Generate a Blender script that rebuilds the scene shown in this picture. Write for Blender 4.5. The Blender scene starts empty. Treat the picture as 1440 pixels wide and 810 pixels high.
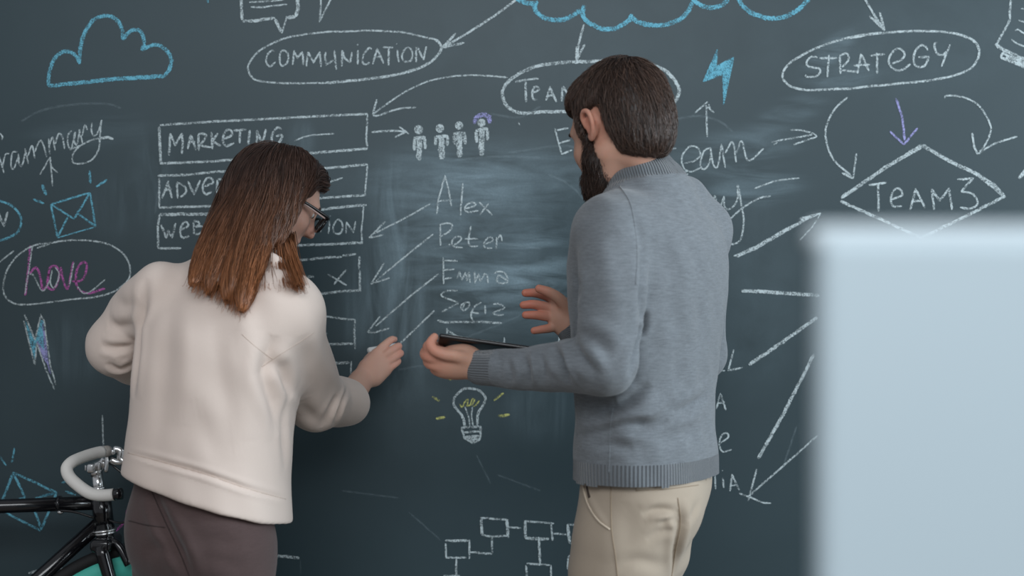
import bpy, math, random
import numpy as np
from mathutils import Vector, Matrix
from mathutils.bvhtree import BVHTree

# ------------------------------------------------------------------ camera, light, exposure
SC = bpy.context.scene
COL = SC.collection
F = 2000.0            # focal length in pixels of the 1440-wide frame
D = 3.10              # distance camera to chalkboard
CZ = 1.35             # camera height
cam_data = bpy.data.cameras.new('camera')
cam_data.sensor_width = 36.0
cam_data.lens = 50.0
cam_data.clip_start = 0.05
cam_data.dof.use_dof = True
cam_data.dof.focus_distance = 2.76
cam_data.dof.aperture_fstop = 2.4
cam = bpy.data.objects.new('camera', cam_data)
cam.location = (0, -D, CZ)
cam.rotation_euler = (math.pi / 2, 0, 0)
COL.objects.link(cam)
SC.camera = cam
SC.view_settings.view_transform = 'Standard'
SC.view_settings.look = 'None'
SC.view_settings.gamma = 1.0
SC.view_settings.use_curve_mapping = False
SC.view_settings.exposure = 0.0

world = bpy.data.worlds.new('world')
SC.world = world
world.use_nodes = True
wn = world.node_tree.nodes
wn['Background'].inputs[0].default_value = (0.80, 0.84, 0.90, 1)
wn['Background'].inputs[1].default_value = 0.36

def area(name, loc, target, sx, sy, power, col):
    l = bpy.data.lights.new(name, 'AREA')
    l.shape = 'RECTANGLE'; l.size = sx; l.size_y = sy; l.energy = power; l.color = col
    o = bpy.data.objects.new(name, l)
    o.location = loc
    o.rotation_euler = (Vector(target) - Vector(loc)).to_track_quat('-Z', 'Y').to_euler()
    COL.objects.link(o)
    return o
area("window_daylight", (4.0, -2.1, 2.2), (0.2, -0.4, 1.3), 2.2, 2.2, 185, (0.80, 0.92, 1.0))
area('high_front_fill', (0.0, -4.0, 2.9), (0.1, 0.0, 1.9), 3.2, 1.2, 66, (0.93, 0.97, 1.0))  # unseen fill added behind the camera, brightens board top and figures

# ------------------------------------------------------------------ helpers
rng = np.random.default_rng(7)
random.seed(7)

def P(px, py, d):
    return np.array([(px - 720.0) / F * d, d - D, CZ - (py - 405.0) / F * d])

def empty(name, loc, label=None, cat=None, group=None):
    o = bpy.data.objects.new(name, None)
    o.location = loc
    o.empty_display_size = 0.05
    COL.objects.link(o)
    if label: o['label'] = label
    if cat: o['category'] = cat
    if group: o['group'] = group
    return o

def link_mesh(name, V, Fc, mat, parent=None, smooth=True, label=None, mats=None, midx=None):
    me = bpy.data.meshes.new(name)
    V = np.asarray(V, dtype=np.float32)
    off = np.zeros(3, dtype=np.float32)
    p = parent
    while p is not None:
        off = off + np.array(p.location, dtype=np.float32); p = p.parent
    if isinstance(Fc, np.ndarray):
        n, k = Fc.shape
        me.vertices.add(len(V)); me.vertices.foreach_set('co', (V - off).ravel())
        me.loops.add(n * k); me.loops.foreach_set('vertex_index', Fc.astype(np.int32).ravel())
        me.polygons.add(n)
        me.polygons.foreach_set('loop_start', np.arange(0, n * k, k, dtype=np.int32))
        me.polygons.foreach_set('loop_total', np.full(n, k, dtype=np.int32))
        me.update(calc_edges=True)
        me.validate()
    else:
        me.from_pydata([tuple(v) for v in (V - off)], [], [tuple(int(i) for i in f) for f in Fc])
        me.update()
    for m in (mats or [mat]):
        me.materials.append(m)
    if midx is not None:
        me.polygons.foreach_set('material_index', np.asarray(midx, dtype=np.int32))
    if smooth:
        me.polygons.foreach_set('use_smooth', np.ones(len(me.polygons), dtype=bool))
    me.update()
    o = bpy.data.objects.new(name, me)
    COL.objects.link(o)
    if parent is not None: o.parent = parent
    if label: o['label'] = label
    return o

def set_attr(o, name, vals):
    a = o.data.attributes.new(name, 'FLOAT', 'POINT')
    a.data.foreach_set('value', np.asarray(vals, dtype=np.float32))

def catmull(pts, step):
    pts = np.asarray(pts, dtype=float)
    if len(pts) < 3:
        n = max(2, int(np.linalg.norm(pts[-1] - pts[0]) / step) + 1)
        t = np.linspace(0, 1, n)[:, None]
        return pts[0] * (1 - t) + pts[-1] * t
    q = np.vstack([2 * pts[0] - pts[1], pts, 2 * pts[-1] - pts[-2]])
    out = []
    for i in range(1, len(q) - 2):
        p0, p1, p2, p3 = q[i - 1], q[i], q[i + 1], q[i + 2]
        n = max(2, int(np.linalg.norm(p2 - p1) / step) + 1)
        t = np.linspace(0, 1, n, endpoint=False)[:, None]
        out.append(0.5 * ((2 * p1) + (-p0 + p2) * t + (2 * p0 - 5 * p1 + 4 * p2 - p3) * t ** 2 + (-p0 + 3 * p1 - 3 * p2 + p3) * t ** 3))
    out.append(pts[-1:])
    return np.vstack(out)

def tube(path, r, n=10, caps=True):
    path = np.asarray(path, dtype=float)
    r = np.broadcast_to(np.asarray(r, dtype=float), (len(path),))
    T = np.gradient(path, axis=0)
    T /= np.linalg.norm(T, axis=1)[:, None] + 1e-12
    up = np.array([0.0, 0, 1]) if abs(T[0][2]) < 0.9 else np.array([1.0, 0, 0])
    N = np.cross(T[0], up); N /= np.linalg.norm(N)
    V = []
    for i in range(len(path)):
        N = N - T[i] * np.dot(N, T[i]); N /= np.linalg.norm(N) + 1e-12
        B = np.cross(T[i], N)
        a = np.linspace(0, 2 * np.pi, n, endpoint=False)
        V.append(path[i] + r[i] * (np.cos(a)[:, None] * N + np.sin(a)[:, None] * B))
    V = np.vstack(V)
    Fc = []
    for i in range(len(path) - 1):
        for j in range(n):
            Fc.append((i * n + j, i * n + (j + 1) % n, (i + 1) * n + (j + 1) % n, (i + 1) * n + j))
    if caps:
        Fc.append(tuple(range(n))[::-1]); Fc.append(tuple((len(path) - 1) * n + j for j in range(n)))
    return V, Fc

class MB:
    """collects shapes into one mesh"""
    def __init__(s): s.V = []; s.F = []
    def add(s, VF):
        V, Fc = VF
        b = sum(len(v) for v in s.V)
        s.V.append(np.asarray(V)); s.F += [tuple(int(i) + b for i in f) for f in Fc]
        return s
    def tube(s, path, r, n=10): return s.add(tube(path, r, n))
    def cyl(s, a, b, ra, rb=None, n=20):
        rb = ra if rb is None else rb
        return s.add(tube(np.array([a, b], dtype=float), [ra, rb], n))
    def ell(s, c, r, R=np.eye(3), n=14):
        V = []; Fc = []
        for i in range(n + 1):
            th = math.pi * i / n
            for j in range(2 * n):
                ph = math.pi * j / n
                V.append(np.array(c) + R @ (np.array(r) * np.array([math.sin(th) * math.cos(ph), math.sin(th) * math.sin(ph), math.cos(th)])))
        m = 2 * n
        for i in range(n):
            for j in range(m):
                Fc.append((i * m + j, i * m + (j + 1) % m, (i + 1) * m + (j + 1) % m, (i + 1) * m + j))
        return s.add((V, Fc))
    def torus(s, c, R_, r, axis='y', n=48, m=10, sx=1.0):
        V = []; Fc = []
        for i in range(n):
            a = 2 * math.pi * i / n
            for j in range(m):
                b = 2 * math.pi * j / m
                rad = R_ + r * math.cos(b)
                p = np.array([rad * math.cos(a), r * sx * math.sin(b), rad * math.sin(a)])
                if axis == 'z': p = p[[0, 2, 1]]
                V.append(np.array(c) + p)
        for i in range(n):
            for j in range(m):
                Fc.append((i * m + j, ((i + 1) % n) * m + j, ((i + 1) % n) * m + (j + 1) % m, i * m + (j + 1) % m))
        return s.add((V, Fc))
    def box(s, lo, hi, bev=0.0):
        lo = np.array(lo, float); hi = np.array(hi, float)
        c = (lo + hi) / 2; h = (hi - lo) / 2
        b = min(bev, h.min() * 0.9)
        if b <= 0:
            V = [c + h * np.array([x, y, z]) for x in (-1, 1) for y in (-1, 1) for z in (-1, 1)]
            Fc = [(0, 1, 3, 2), (4, 6, 7, 5), (0, 4, 5, 1), (2, 3, 7, 6), (0, 2, 6, 4), (1, 5, 7, 3)]
            return s.add((V, Fc))
        n = 5
        sg = np.linspace(-1, 1, 2 * n)
        # rounded cube: map sphere-ish cube grid
        V = []; idx = {}; Fc = []
        ax = np.concatenate([-np.cos(np.linspace(0, np.pi / 2, n)), np.cos(np.linspace(np.pi / 2, 0, n))])
        m = len(ax)
        def vid(p):
            k = tuple(np.round(p, 7))
            if k not in idx:
                idx[k] = len(V); V.append(np.array(p))
            return idx[k]
        for axis in range(3):
            for sgn in (-1, 1):
                g = {}
                for i in range(m):
                    for j in range(m):
                        q = np.zeros(3); q[axis] = sgn
                        u = math.tan((i - (m - 1) / 2) / ((m - 1) / 2) * math.pi / 4) if False else None
                        a1 = (axis + 1) % 3; a2 = (axis + 2) % 3
                        e1 = -1 if i < m // 2 else 1; e2 = -1 if j < m // 2 else 1
                        t1 = (i if i < m // 2 else m - 1 - i) / (m // 2 - 1); t2 = (j if j < m // 2 else m - 1 - j) / (m // 2 - 1)
                        d = np.zeros(3); d[axis] = sgn; d[a1] = e1 * (1 - t1); d[a2] = e2 * (1 - t2)
                        d /= np.linalg.norm(d)
                        core = np.zeros(3); core[axis] = sgn * (h[axis] - b); core[a1] = e1 * (h[a1] - b); core[a2] = e2 * (h[a2] - b)
                        g[i, j] = vid(c + core + d * b)
                for i in range(m - 1):
                    for j in range(m - 1):
                        f = (g[i, j], g[i + 1, j], g[i + 1, j + 1], g[i, j + 1])
                        if len(set(f)) < 3: continue
                        Fc.append(f if sgn > 0 else f[::-1])
        return s.add((V, Fc))
    def build(s, name, mat, parent=None, smooth=True, label=None):
        return link_mesh(name, np.vstack(s.V), s.F, mat, parent, smooth, label)

# ------------------------------------------------------------------ materials
def new_mat(name):
    m = bpy.data.materials.new(name)
    m.use_nodes = True
    nt = m.node_tree
    b = nt.nodes['Principled BSDF']
    return m, nt, b
def N(nt, t, **kw):
    n = nt.nodes.new(t)
    for k, v in kw.items(): setattr(n, k, v)
    return n
def L(nt, a, b): nt.links.new(a, b)
def simple(name, col, rough=0.5, metal=0.0, spec=0.5, bump=0.0, bscale=200.0, var=0.0, coat=0.0):
    m, nt, b = new_mat(name)
    b.inputs['Base Color'].default_value = (*col, 1)
    b.inputs['Roughness'].default_value = rough
    b.inputs['Metallic'].default_value = metal
    b.inputs['Specular IOR Level'].default_value = spec
    b.inputs['Coat Weight'].default_value = coat
    tc = N(nt, 'ShaderNodeTexCoord')
    no = N(nt, 'ShaderNodeTexNoise'); no.inputs['Scale'].default_value = bscale; no.inputs['Detail'].default_value = 3
    L(nt, tc.outputs['Object'], no.inputs['Vector'])
    if bump:
        bp = N(nt, 'ShaderNodeBump'); bp.inputs['Strength'].default_value = bump; bp.inputs['Distance'].default_value = 0.002
        L(nt, no.outputs['Fac'], bp.inputs['Height']); L(nt, bp.outputs['Normal'], b.inputs['Normal'])
    if var:
        mx = N(nt, 'ShaderNodeMix', data_type='RGBA')
        mx.inputs['A'].default_value = (*[c * (1 - var) for c in col], 1)
        mx.inputs['B'].default_value = (*[min(1, c * (1 + var)) for c in col], 1)
        L(nt, no.outputs['Fac'], mx.inputs['Factor']); L(nt, mx.outputs['Result'], b.inputs['Base Color'])
    return m

def chalk_mat(name, col, strength=1.0, grain=430.0):
    m, nt, b = new_mat(name)
    b.inputs['Base Color'].default_value = (*col, 1)
    b.inputs['Roughness'].default_value = 1.0
    b.inputs['Specular IOR Level'].default_value = 0.0
    tc = N(nt, 'ShaderNodeTexCoord')
    n1 = N(nt, 'ShaderNodeTexNoise'); n1.inputs['Scale'].default_value = grain; n1.inputs['Detail'].default_value = 2.0
    n2 = N(nt, 'ShaderNodeTexNoise'); n2.inputs['Scale'].default_value = 60.0; n2.inputs['Detail'].default_value = 1.0
    L(nt, tc.outputs['Object'], n1.inputs['Vector']); L(nt, tc.outputs['Object'], n2.inputs['Vector'])
    ad = N(nt, 'ShaderNodeMath', operation='MULTIPLY_ADD'); ad.inputs[1].default_value = 0.55
    L(nt, n2.outputs['Fac'], ad.inputs[0]); L(nt, n1.outputs['Fac'], ad.inputs[2])
    mr = N(nt, 'ShaderNodeMapRange'); mr.inputs['From Min'].default_value = 0.61; mr.inputs['From Max'].default_value = 0.87
    mr.inputs['To Min'].default_value = 0.10 * strength; mr.inputs['To Max'].default_value = 0.95 * strength
    L(nt, ad.outputs[0], mr.inputs['Value']); L(nt, mr.outputs[0], b.inputs['Alpha'])
    return m

M = {}
M['chalk_white'] = chalk_mat('chalk_white', (0.54, 0.62, 0.64))
M['chalk_faint'] = chalk_mat('chalk_faint', (0.50, 0.62, 0.68), 0.11)
M['chalk_blue'] = chalk_mat('chalk_blue', (0.17, 0.48, 0.62))
M['chalk_purple'] = chalk_mat('chalk_purple', (0.36, 0.36, 0.66))
M['chalk_magenta'] = chalk_mat('chalk_magenta', (0.52, 0.14, 0.42))
M['chalk_yellow'] = chalk_mat('chalk_yellow', (0.55, 0.56, 0.20))

# chalkboard: dark slate paint with erased, dusty areas
def board_material():
    m, nt, b = new_mat('chalkboard_paint')
    tc = N(nt, 'ShaderNodeTexCoord')
    obj = tc.outputs['Object']
    base = (0.022, 0.043, 0.052, 1)
    dust = (0.20, 0.285, 0.33, 1)
    # streaky wipe noise in a few directions
    def streak(rot, sc, scale, lo, hi, dist=0.3):
        mp = N(nt, 'ShaderNodeMapping'); mp.inputs['Rotation'].default_value = (0, rot, 0); mp.inputs['Scale'].default_value = sc
        L(nt, obj, mp.inputs['Vector'])
        no = N(nt, 'ShaderNodeTexNoise'); no.inputs['Scale'].default_value = scale; no.inputs['Detail'].default_value = 4; no.inputs['Roughness'].default_value = 0.6
        no.inputs['Distortion'].default_value = dist
        L(nt, mp.outputs[0], no.inputs['Vector'])
        mr = N(nt, 'ShaderNodeMapRange'); mr.inputs['From Min'].default_value = lo; mr.inputs['From Max'].default_value = hi
        L(nt, no.outputs['Fac'], mr.inputs['Value'])
        return mr.outputs[0]
    s1 = streak(0.08, (6, 1, 0.9), 4.0, 0.36, 0.72, 0.8)
    s2 = streak(0.7, (1.0, 1, 6), 4.5, 0.38, 0.72, 1.2)
    s3 = streak(-0.35, (1.2, 1, 7), 3.6, 0.38, 0.72, 0.9)
    fine = streak(0.1, (1, 1, 1), 9.0, 0.3, 0.8)
    def M2(op, a, bb):
        n = N(nt, 'ShaderNodeMath', operation=op)
        for i, v in enumerate((a, bb)):
            if isinstance(v, (int, float)): n.inputs[i].default_value = v
            else: L(nt, v, n.inputs[i])
        return n.outputs[0]
    # erased areas: soft ellipses at the places that were wiped (pixel box, strength, streak)
    total = None
    spots = [((665, 330), (150, 150), 0.36, s2, 0), ((690, 340), (120, 120), 0.16, fine, 0), ((730, 250), (150, 60), 0.35, s3, 0), ((600, 250), (110, 60), 0.25, s3, 0),
             ((548, 330), (34, 130), 0.42, s1, 0), ((500, 420), (30, 100), 0.22, s1, 0), ((560, 440), (60, 150), 0.36, s1, 0),
             ((1030, 215), (110, 40), 0.32, s3, 0.18), ((1060, 265), (85, 32), 0.38, s3, 0.12), ((1110, 160), (70, 26), 0.25, s3, 0.4),
             ((1165, 75), (60, 22), 0.40, s3, 0.7), ((1185, 108), (70, 22), 0.28, s3, 0.1), ((700, 420), (110, 60), 0.34, s2, 0.4),
             ((770, 390), (70, 110), 0.40, s2, 0.3), ((130, 185), (110, 30), 0.12, s3, 0.1), ((100, 490), (60, 60), 0.18, s1, 0), ((210, 250), (40, 90), 0.16, s1, 0),
             ((155, 290), (40, 60), 0.14, s1, 0), ((760, 570), (60, 70), 0.20, s1, 0), ((640, 250), (60, 14), 0.2, s3, 0), ((425, 200), (24, 40), 0.22, s1, 0),
             ((690, 290), (300, 130), 0.20, fine, 0), ((560, 470), (110, 130), 0.12, fine, 0), ((660, 560), (240, 90), 0.07, fine, 0.4), ((1060, 420), (80, 190), 0.13, fine, 0),
             ((1300, 60), (200, 100), 0.08, fine, 0.2), ((850, 60), (500, 90), 0.06, fine, 0)]
    for (cx, cy), (rx, ry), st, tex, rot in spots:
        c = P(cx, cy, D)
        mp = N(nt, 'ShaderNodeMapping', vector_type='TEXTURE')
        mp.inputs['Location'].default_value = (c[0], c[1], c[2])
        mp.inputs['Rotation'].default_value = (0, -rot, 0)
        mp.inputs['Scale'].default_value = (rx / F * D * 1.35, 1.0, ry / F * D * 1.35)
        L(nt, obj, mp.inputs['Vector'])
        g = N(nt, 'ShaderNodeTexGradient', gradient_type='QUADRATIC_SPHERE')
        L(nt, mp.outputs[0], g.inputs['Vector'])
        mr = N(nt, 'ShaderNodeMapRange', interpolation_type='SMOOTHSTEP'); mr.inputs['From Max'].default_value = 0.45
        L(nt, g.outputs['Fac'], mr.inputs['Value'])
        v = M2('MULTIPLY', M2('MULTIPLY', mr.outputs[0], tex), st)
        total = v if total is None else M2('ADD', total, v)
    haze = streak(0.3, (1, 1, 1.4), 1.3, 0.35, 0.8)
    total = M2('ADD', total, M2('MULTIPLY', haze, 0.05))
    tiny = streak(0.0, (1, 1, 1), 260.0, 0.35, 0.7)
    total = M2('MULTIPLY', total, M2('ADD', M2('MULTIPLY', tiny, 0.25), 0.85))
    cl = N(nt, 'ShaderNodeClamp'); L(nt, total, cl.inputs['Value'])
    mx = N(nt, 'ShaderNodeMix', data_type='RGBA')
    mx.inputs['A'].default_value = base; mx.inputs['B'].default_value = dust
    L(nt, cl.outputs[0], mx.inputs['Factor']); L(nt, mx.outputs['Result'], b.inputs['Base Color'])
    b.inputs['Roughness'].default_value = 0.48
    b.inputs['Specular IOR Level'].default_value = 0.48
    bp = N(nt, 'ShaderNodeBump'); bp.inputs['Strength'].default_value = 0.12; bp.inputs['Distance'].default_value = 0.001
    n3 = N(nt, 'ShaderNodeTexNoise'); n3.inputs['Scale'].default_value = 350
    L(nt, obj, n3.inputs['Vector']); L(nt, n3.outputs['Fac'], bp.inputs['Height']); L(nt, bp.outputs['Normal'], b.inputs['Normal'])
    return m
M['board'] = board_material()

def wood_floor():
    m, nt, b = new_mat('floor_boards')
    tc = N(nt, 'ShaderNodeTexCoord')
    br = N(nt, 'ShaderNodeTexBrick'); br.offset = 0.5
    br.inputs['Scale'].default_value = 1.0; br.inputs['Brick Width'].default_value = 1.4; br.inputs['Row Height'].default_value = 0.16
    br.inputs['Mortar Size'].default_value = 0.002
    br.inputs['Color1'].default_value = (0.23, 0.19, 0.155, 1); br.inputs['Color2'].default_value = (0.17, 0.14, 0.115, 1); br.inputs['Mortar'].default_value = (0.04, 0.03, 0.025, 1)
    L(nt, tc.outputs['Object'], br.inputs['Vector']); L(nt, br.outputs['Color'], b.inputs['Base Color'])
    b.inputs['Roughness'].default_value = 0.5
    return m

# ------------------------------------------------------------------ setting
mb = MB(); mb.box((-4.5, 0.0, 0.0), (4.5, 0.15, 3.4))
wall = mb.build('wall_back', M['board'], None, smooth=False)
wall['kind'] = 'structure'
wall['label'] = 'dark slate chalkboard wall covered in chalk writing and drawings'
mb = MB(); mb.box((-4.5, -6.0, -0.12), (4.5, 0.15, 0.0))
fl = mb.build('floor', wood_floor(), None, smooth=False); fl['kind'] = 'structure'
# ------------------------------------------------------------------ chalk drawings on the board (parts of the wall)
BOARD_Y = -0.0006
_layer = [0]
class Chalk:
    def __init__(s, name, label, col='white', ox=0, oy=0, sc=1.0):
        s.name = name; s.label = label; s.col = col; s.items = {}; s.T(ox, oy, sc)
    def T(s, ox, oy, sc): s.o = (ox, oy, sc); return s
    def _map(s, t):
        v = [float(x) for x in t.split()]
        ox, oy, sc = s.o
        return [(ox + v[i] / sc, oy + v[i + 1] / sc) for i in range(0, len(v), 2)]
    def s(s, w, txt, col=None, curve=True):
        """strokes separated by ; in zoomed pixels"""
        for part in txt.split(';'):
            if part.strip(): s.stroke(w, s._map(part), col, curve)
        return s
    def l(s, w, txt, col=None): return s.s(w, txt, col, False)
    def stroke(s, w, pts, col=None, curve=True):
        pts = np.array(pts, dtype=float)
        if len(pts) == 1: pts = np.vstack([pts, pts + [[0.8, 0.6]]])
        if curve and len(pts) > 2: path = catmull(pts, 1.6)
        else:
            path = [pts[:1]]
            for a, b in zip(pts[:-1], pts[1:]):
                n = max(2, int(np.linalg.norm(b - a) / 1.6))
                path.append(a + (b - a) * np.linspace(0, 1, n + 1)[1:, None])
            path = np.vstack(path)
        T = np.gradient(path, axis=0); T /= np.linalg.norm(T, axis=1)[:, None] + 1e-9
        Nn = np.stack([-T[:, 1], T[:, 0]], 1)
        n = len(path)
        wob = np.convolve(rng.normal(0, 1, n + 8), np.ones(6) / 6, 'same')[4:4 + n]
        cen = path + Nn * (wob * 0.10 * w)[:, None]
        wl = w / 2 * (1 + rng.normal(0, 0.13, n)); wr = w / 2 * (1 + rng.normal(0, 0.13, n))
        end = np.minimum(1, 0.55 + 0.45 * np.minimum(np.arange(n), np.arange(n)[::-1]) / 2.0)
        a = cen + Nn * (wl * end)[:, None]; b = cen - Nn * (wr * end)[:, None]
        y = BOARD_Y - 0.00003 * (_layer[0] % 12); _layer[0] += 1
        def W(q): return np.stack([(q[:, 0] - 720) / F * D, np.full(len(q), y), CZ - (q[:, 1] - 405) / F * D], 1)
        V = np.empty((2 * n, 3)); V[0::2] = W(a); V[1::2] = W(b)
        Fc = [(2 * i, 2 * i + 1, 2 * i + 3, 2 * i + 2) for i in range(n - 1)]
        s.items.setdefault(col or s.col, MB()).add((V, Fc))
        return s
    def fill(s, txt, col=None):
        pts = np.array(s._map(txt))
        y = BOARD_Y - 0.00003 * (_layer[0] % 12); _layer[0] += 1
        V = np.stack([(pts[:, 0] - 720) / F * D, np.full(len(pts), y), CZ - (pts[:, 1] - 405) / F * D], 1)
        from mathutils.geometry import tessellate_polygon
        tri = tessellate_polygon([[Vector(v) for v in V]])
        s.items.setdefault(col or s.col, MB()).add((V, tri))
        return s
    def done(s):
        cols = list(s.items)
        V = []; Fc = []; mi = []; b = 0
        for k, c in enumerate(cols):
            m = s.items[c]; v = np.vstack(m.V)
            V.append(v); Fc += [tuple(i + b for i in f) for f in m.F]; mi += [k] * len(m.F); b += len(v)
        link_mesh(s.name, np.vstack(V), Fc, None, wall, False, s.label, [M['chalk_' + c] for c in cols], mi)

def C(name, label, col='white'): return Chalk(name, label, col)

# upper left
(C('chalk_cloud', 'pale blue chalk cloud outline at upper left', 'blue')
 .l(5.5, '68 121 110 117 150 112 232 107')
 .s(5, '68 121 69 105 74 87 83 76 93 72 102 75 109 82 112 90; 112 90 113 70 119 47 131 29 143 23 155 23 166 30 172 43 173 56; 173 56 181 46 191 42 199 47 203 60 199 71; 200 70 212 64 224 64 236 73 241 85 238 98 231 108').done())
(C('chalk_speech_bubble', 'white chalk speech bubble with lines of text').T(320, 0, 9)
 .l(4, '165 -60 170 0 180 150 183 255').s(4, '190 268 330 265 450 250 600 230').l(4, '595 235 690 420').l(2.2, '690 420 750 205').l(5, '755 225 860 215').l(5, '865 215 890 80 885 -60')
 .s(2.2, '275 30 420 22 600 10 720 -5; 295 88 450 92 600 70 755 58').done())
(C('chalk_arrow_tip', 'white chalk V shape cut by the top of the picture').T(320, 0, 9).l(2.3, '1185 -40 1165 275 1320 -40').done())
c = C('chalk_ellipse_word', 'white chalk ellipse around the word COMMUNICATION')
c.s(2.4, '349 92 353 85 362 74 379 63 400 54 425 49 460 45 495 44 520 43 560 45 580 48 600 53 615 57 620 65 617 75 606 87 590 96 565 104 535 108 500 113 470 116 440 117 400 117 365 114 353 107 349 97 349 92')
c.s(3.4, '612 56 620 64 618 74 607 86 591 95 566 103 536 109 501 113 455 117')
c.T(340, 30, 8.1)
c.s(2.4, '370 345 345 335 300 370 278 430 285 480 320 515 355 495 385 460; 440 350 432 420 440 480 460 508 505 490 530 430 525 370 490 335 450 340 440 360')
c.l(2.6, '580 495 590 420 600 330; 600 345 635 420 690 345; 690 345 700 420 700 500; 738 515 745 430 755 350; 755 350 818 470 890 345; 890 345 895 430 905 520; 960 350 945 400 965 495 1045 440; 1055 330 1065 430 1078 550; 1140 515 1145 330; 1145 335 1175 420 1235 470; 1235 470 1255 350')
c.T(480, 30, 8.1)
c.l(2.6, '190 330 188 495; 180 270 195 265; 360 490 410 310; 410 315 480 480; 395 410 450 405; 475 295 590 300; 540 300 538 510; 640 320 640 400 655 465; 627 255; 850 465 855 290; 868 290 935 440; 935 440 968 285')
c.s(2.5, '345 320 320 305 265 360 240 430 250 480 290 492 320 465; 740 300 700 360 695 420 730 460 790 450 808 390 800 330 760 300 740 300')
c.done()
(C('chalk_arrow', 'white chalk arrow pointing down left at the COMMUNICATION ellipse').s(3, '728 -2 700 19 660 45 622 67').l(3, '622 67 641 47; 622 67 653 60').done())
(C('chalk_arrow', 'thin curved white chalk arrow from the TEAM ellipse to the MARKETING box').s(2.1, '714 109 690 107 660 106 633 108 600 115 567 131 543 147 524 161').l(2.8, '524 161 530 140').s(2.3, '524 160 530 163 560 153 585 151').done())

# box column
c = C('chalk_box_word', 'white chalk box with the word MARKETING')
c.l(3, '225 176 300 171 400 166 517 160').l(3.6, '224 178 226 230').l(3.2, '225 230 300 227 370 221').l(3.4, '360 222 430 216 517 209').l(2.5, '517 161 515 195 517 208').s(2, '414 198 435 191 470 188')
c.T(210, 140, 6.75).l(3, '188 530 200 320; 200 325 245 435 310 320; 310 320 318 420 308 515; 365 470 395 335; 395 335 445 480; 375 405 435 400; 470 485 465 330; 480 435 590 455; 600 470 590 310; 650 320 600 395; 600 395 680 440; 800 295 920 285; 862 295 858 415; 955 290 940 430')
c.s(3, '465 330 510 325 540 350 480 435; 705 375 780 340 775 295 735 290 705 340 700 400 730 440 805 412')
c.T(300, 0, 3).l(3, '183 605 185 550 205 608 222 545').s(3, '288 545 270 538 248 570 250 600 275 605 290 572 265 575').done()
c = C('chalk_box_word', 'white chalk box starting with the letters ADVER')
c.s(3.2, '222 247 260 246 300 242 325 241 400 240 455 237 517 231').l(2.6, '224 250 224 292').l(3, '224 292 330 289 460 278 515 274').l(2.2, '517 232 513 274').l(2, '463 256 482 250')
c.T(210, 230, 5.79).l(2.8, '105 285 155 140; 150 140 185 285; 125 215 185 205; 232 285 225 150; 315 145 365 250 415 135; 550 245 555 130; 565 195 605 235; 640 125 670 128; 660 130 664 235')
c.s(2.8, '225 150 290 190 295 240 250 275; 450 185 515 160 510 125 470 120 440 170 440 225 465 250 510 230; 555 130 595 130 600 155 565 195').done()
c = C('chalk_box_word', 'white chalk box starting WEB and ending in TION').T(210, 230, 5.79)
c.s(4, '85 415 160 415 260 410 350 415 450 410 540 405 700 400').l(3, '85 415 70 520 72 690').l(3, '72 690 260 690')
c.l(2.8, '95 495 140 605 155 545 185 605 215 485; 365 575 360 465').s(2.8, '255 540 315 510 310 480 280 480 255 530 255 580 280 605 325 590; 360 465 400 475 405 500 370 515; 370 515 420 510 445 530 410 570 365 575')
c.T(400, 260, 6.75).l(3.4, '200 245 360 235 450 222 560 208 780 190').l(2, '750 195 745 300 730 440 740 560').l(3.4, '-100 585 120 575 300 570 500 560 745 548')
c.l(2.2, '430 340 418 465; 433 293; 585 460 590 350; 590 350 655 455; 655 455 675 345; 345 340 345 450; 320 345 375 335; 300 430 290 470').s(2.4, '495 335 465 390 470 450 510 465 545 440 550 370 520 330 495 335').done()
c = C('chalk_box', 'white chalk box with a cross').T(400, 260, 6.75)
c.s(3, '-80 735 150 715 300 700 400 690 545 685; 550 670 680 658').l(3, '713 675 708 800')
c.T(400, 380, 5.79).l(3, '613 0 615 165').s(3.2, '30 200 175 190 300 190 400 180 500 170 625 165')
c.T(200, 220, 3).l(2.4, '783 497 863 543; 860 478 808 540').l(3.6, '620 508 725 508').done()
c = C('chalk_box', 'white chalk box with a small triangle').T(400, 380, 5.79)
c.l(2.6, '100 355 230 368 350 378 470 395 575 403; 575 400 570 500 575 640').l(3.2, '150 615 290 612 400 602 560 598').l(1.6, '200 415 245 430 295 450 250 470 200 490; 200 515 350 515').done()
c = C('chalk_box', 'lowest white chalk box beside the hand with chalk').T(400, 380, 5.79)
c.l(3.8, '200 755 320 755 420 755 530 752').l(2, '545 740 538 860').done()
c = C('chalk_box', 'white chalk box corner beside the brown trousers').T(370, 720, 9)
c.l(2, '80 100 80 180 95 320').l(4, '40 545 120 550 250 560 330 565 460 580').l(1.2, '470 600 475 780', 'faint').done()
(C('chalk_arrow', 'white chalk arrow pointing right at the row of figures').T(300, 0, 3).l(2.6, '668 558 740 552 815 555').l(2.4, '785 535 825 565; 765 580 815 555').done())

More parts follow.
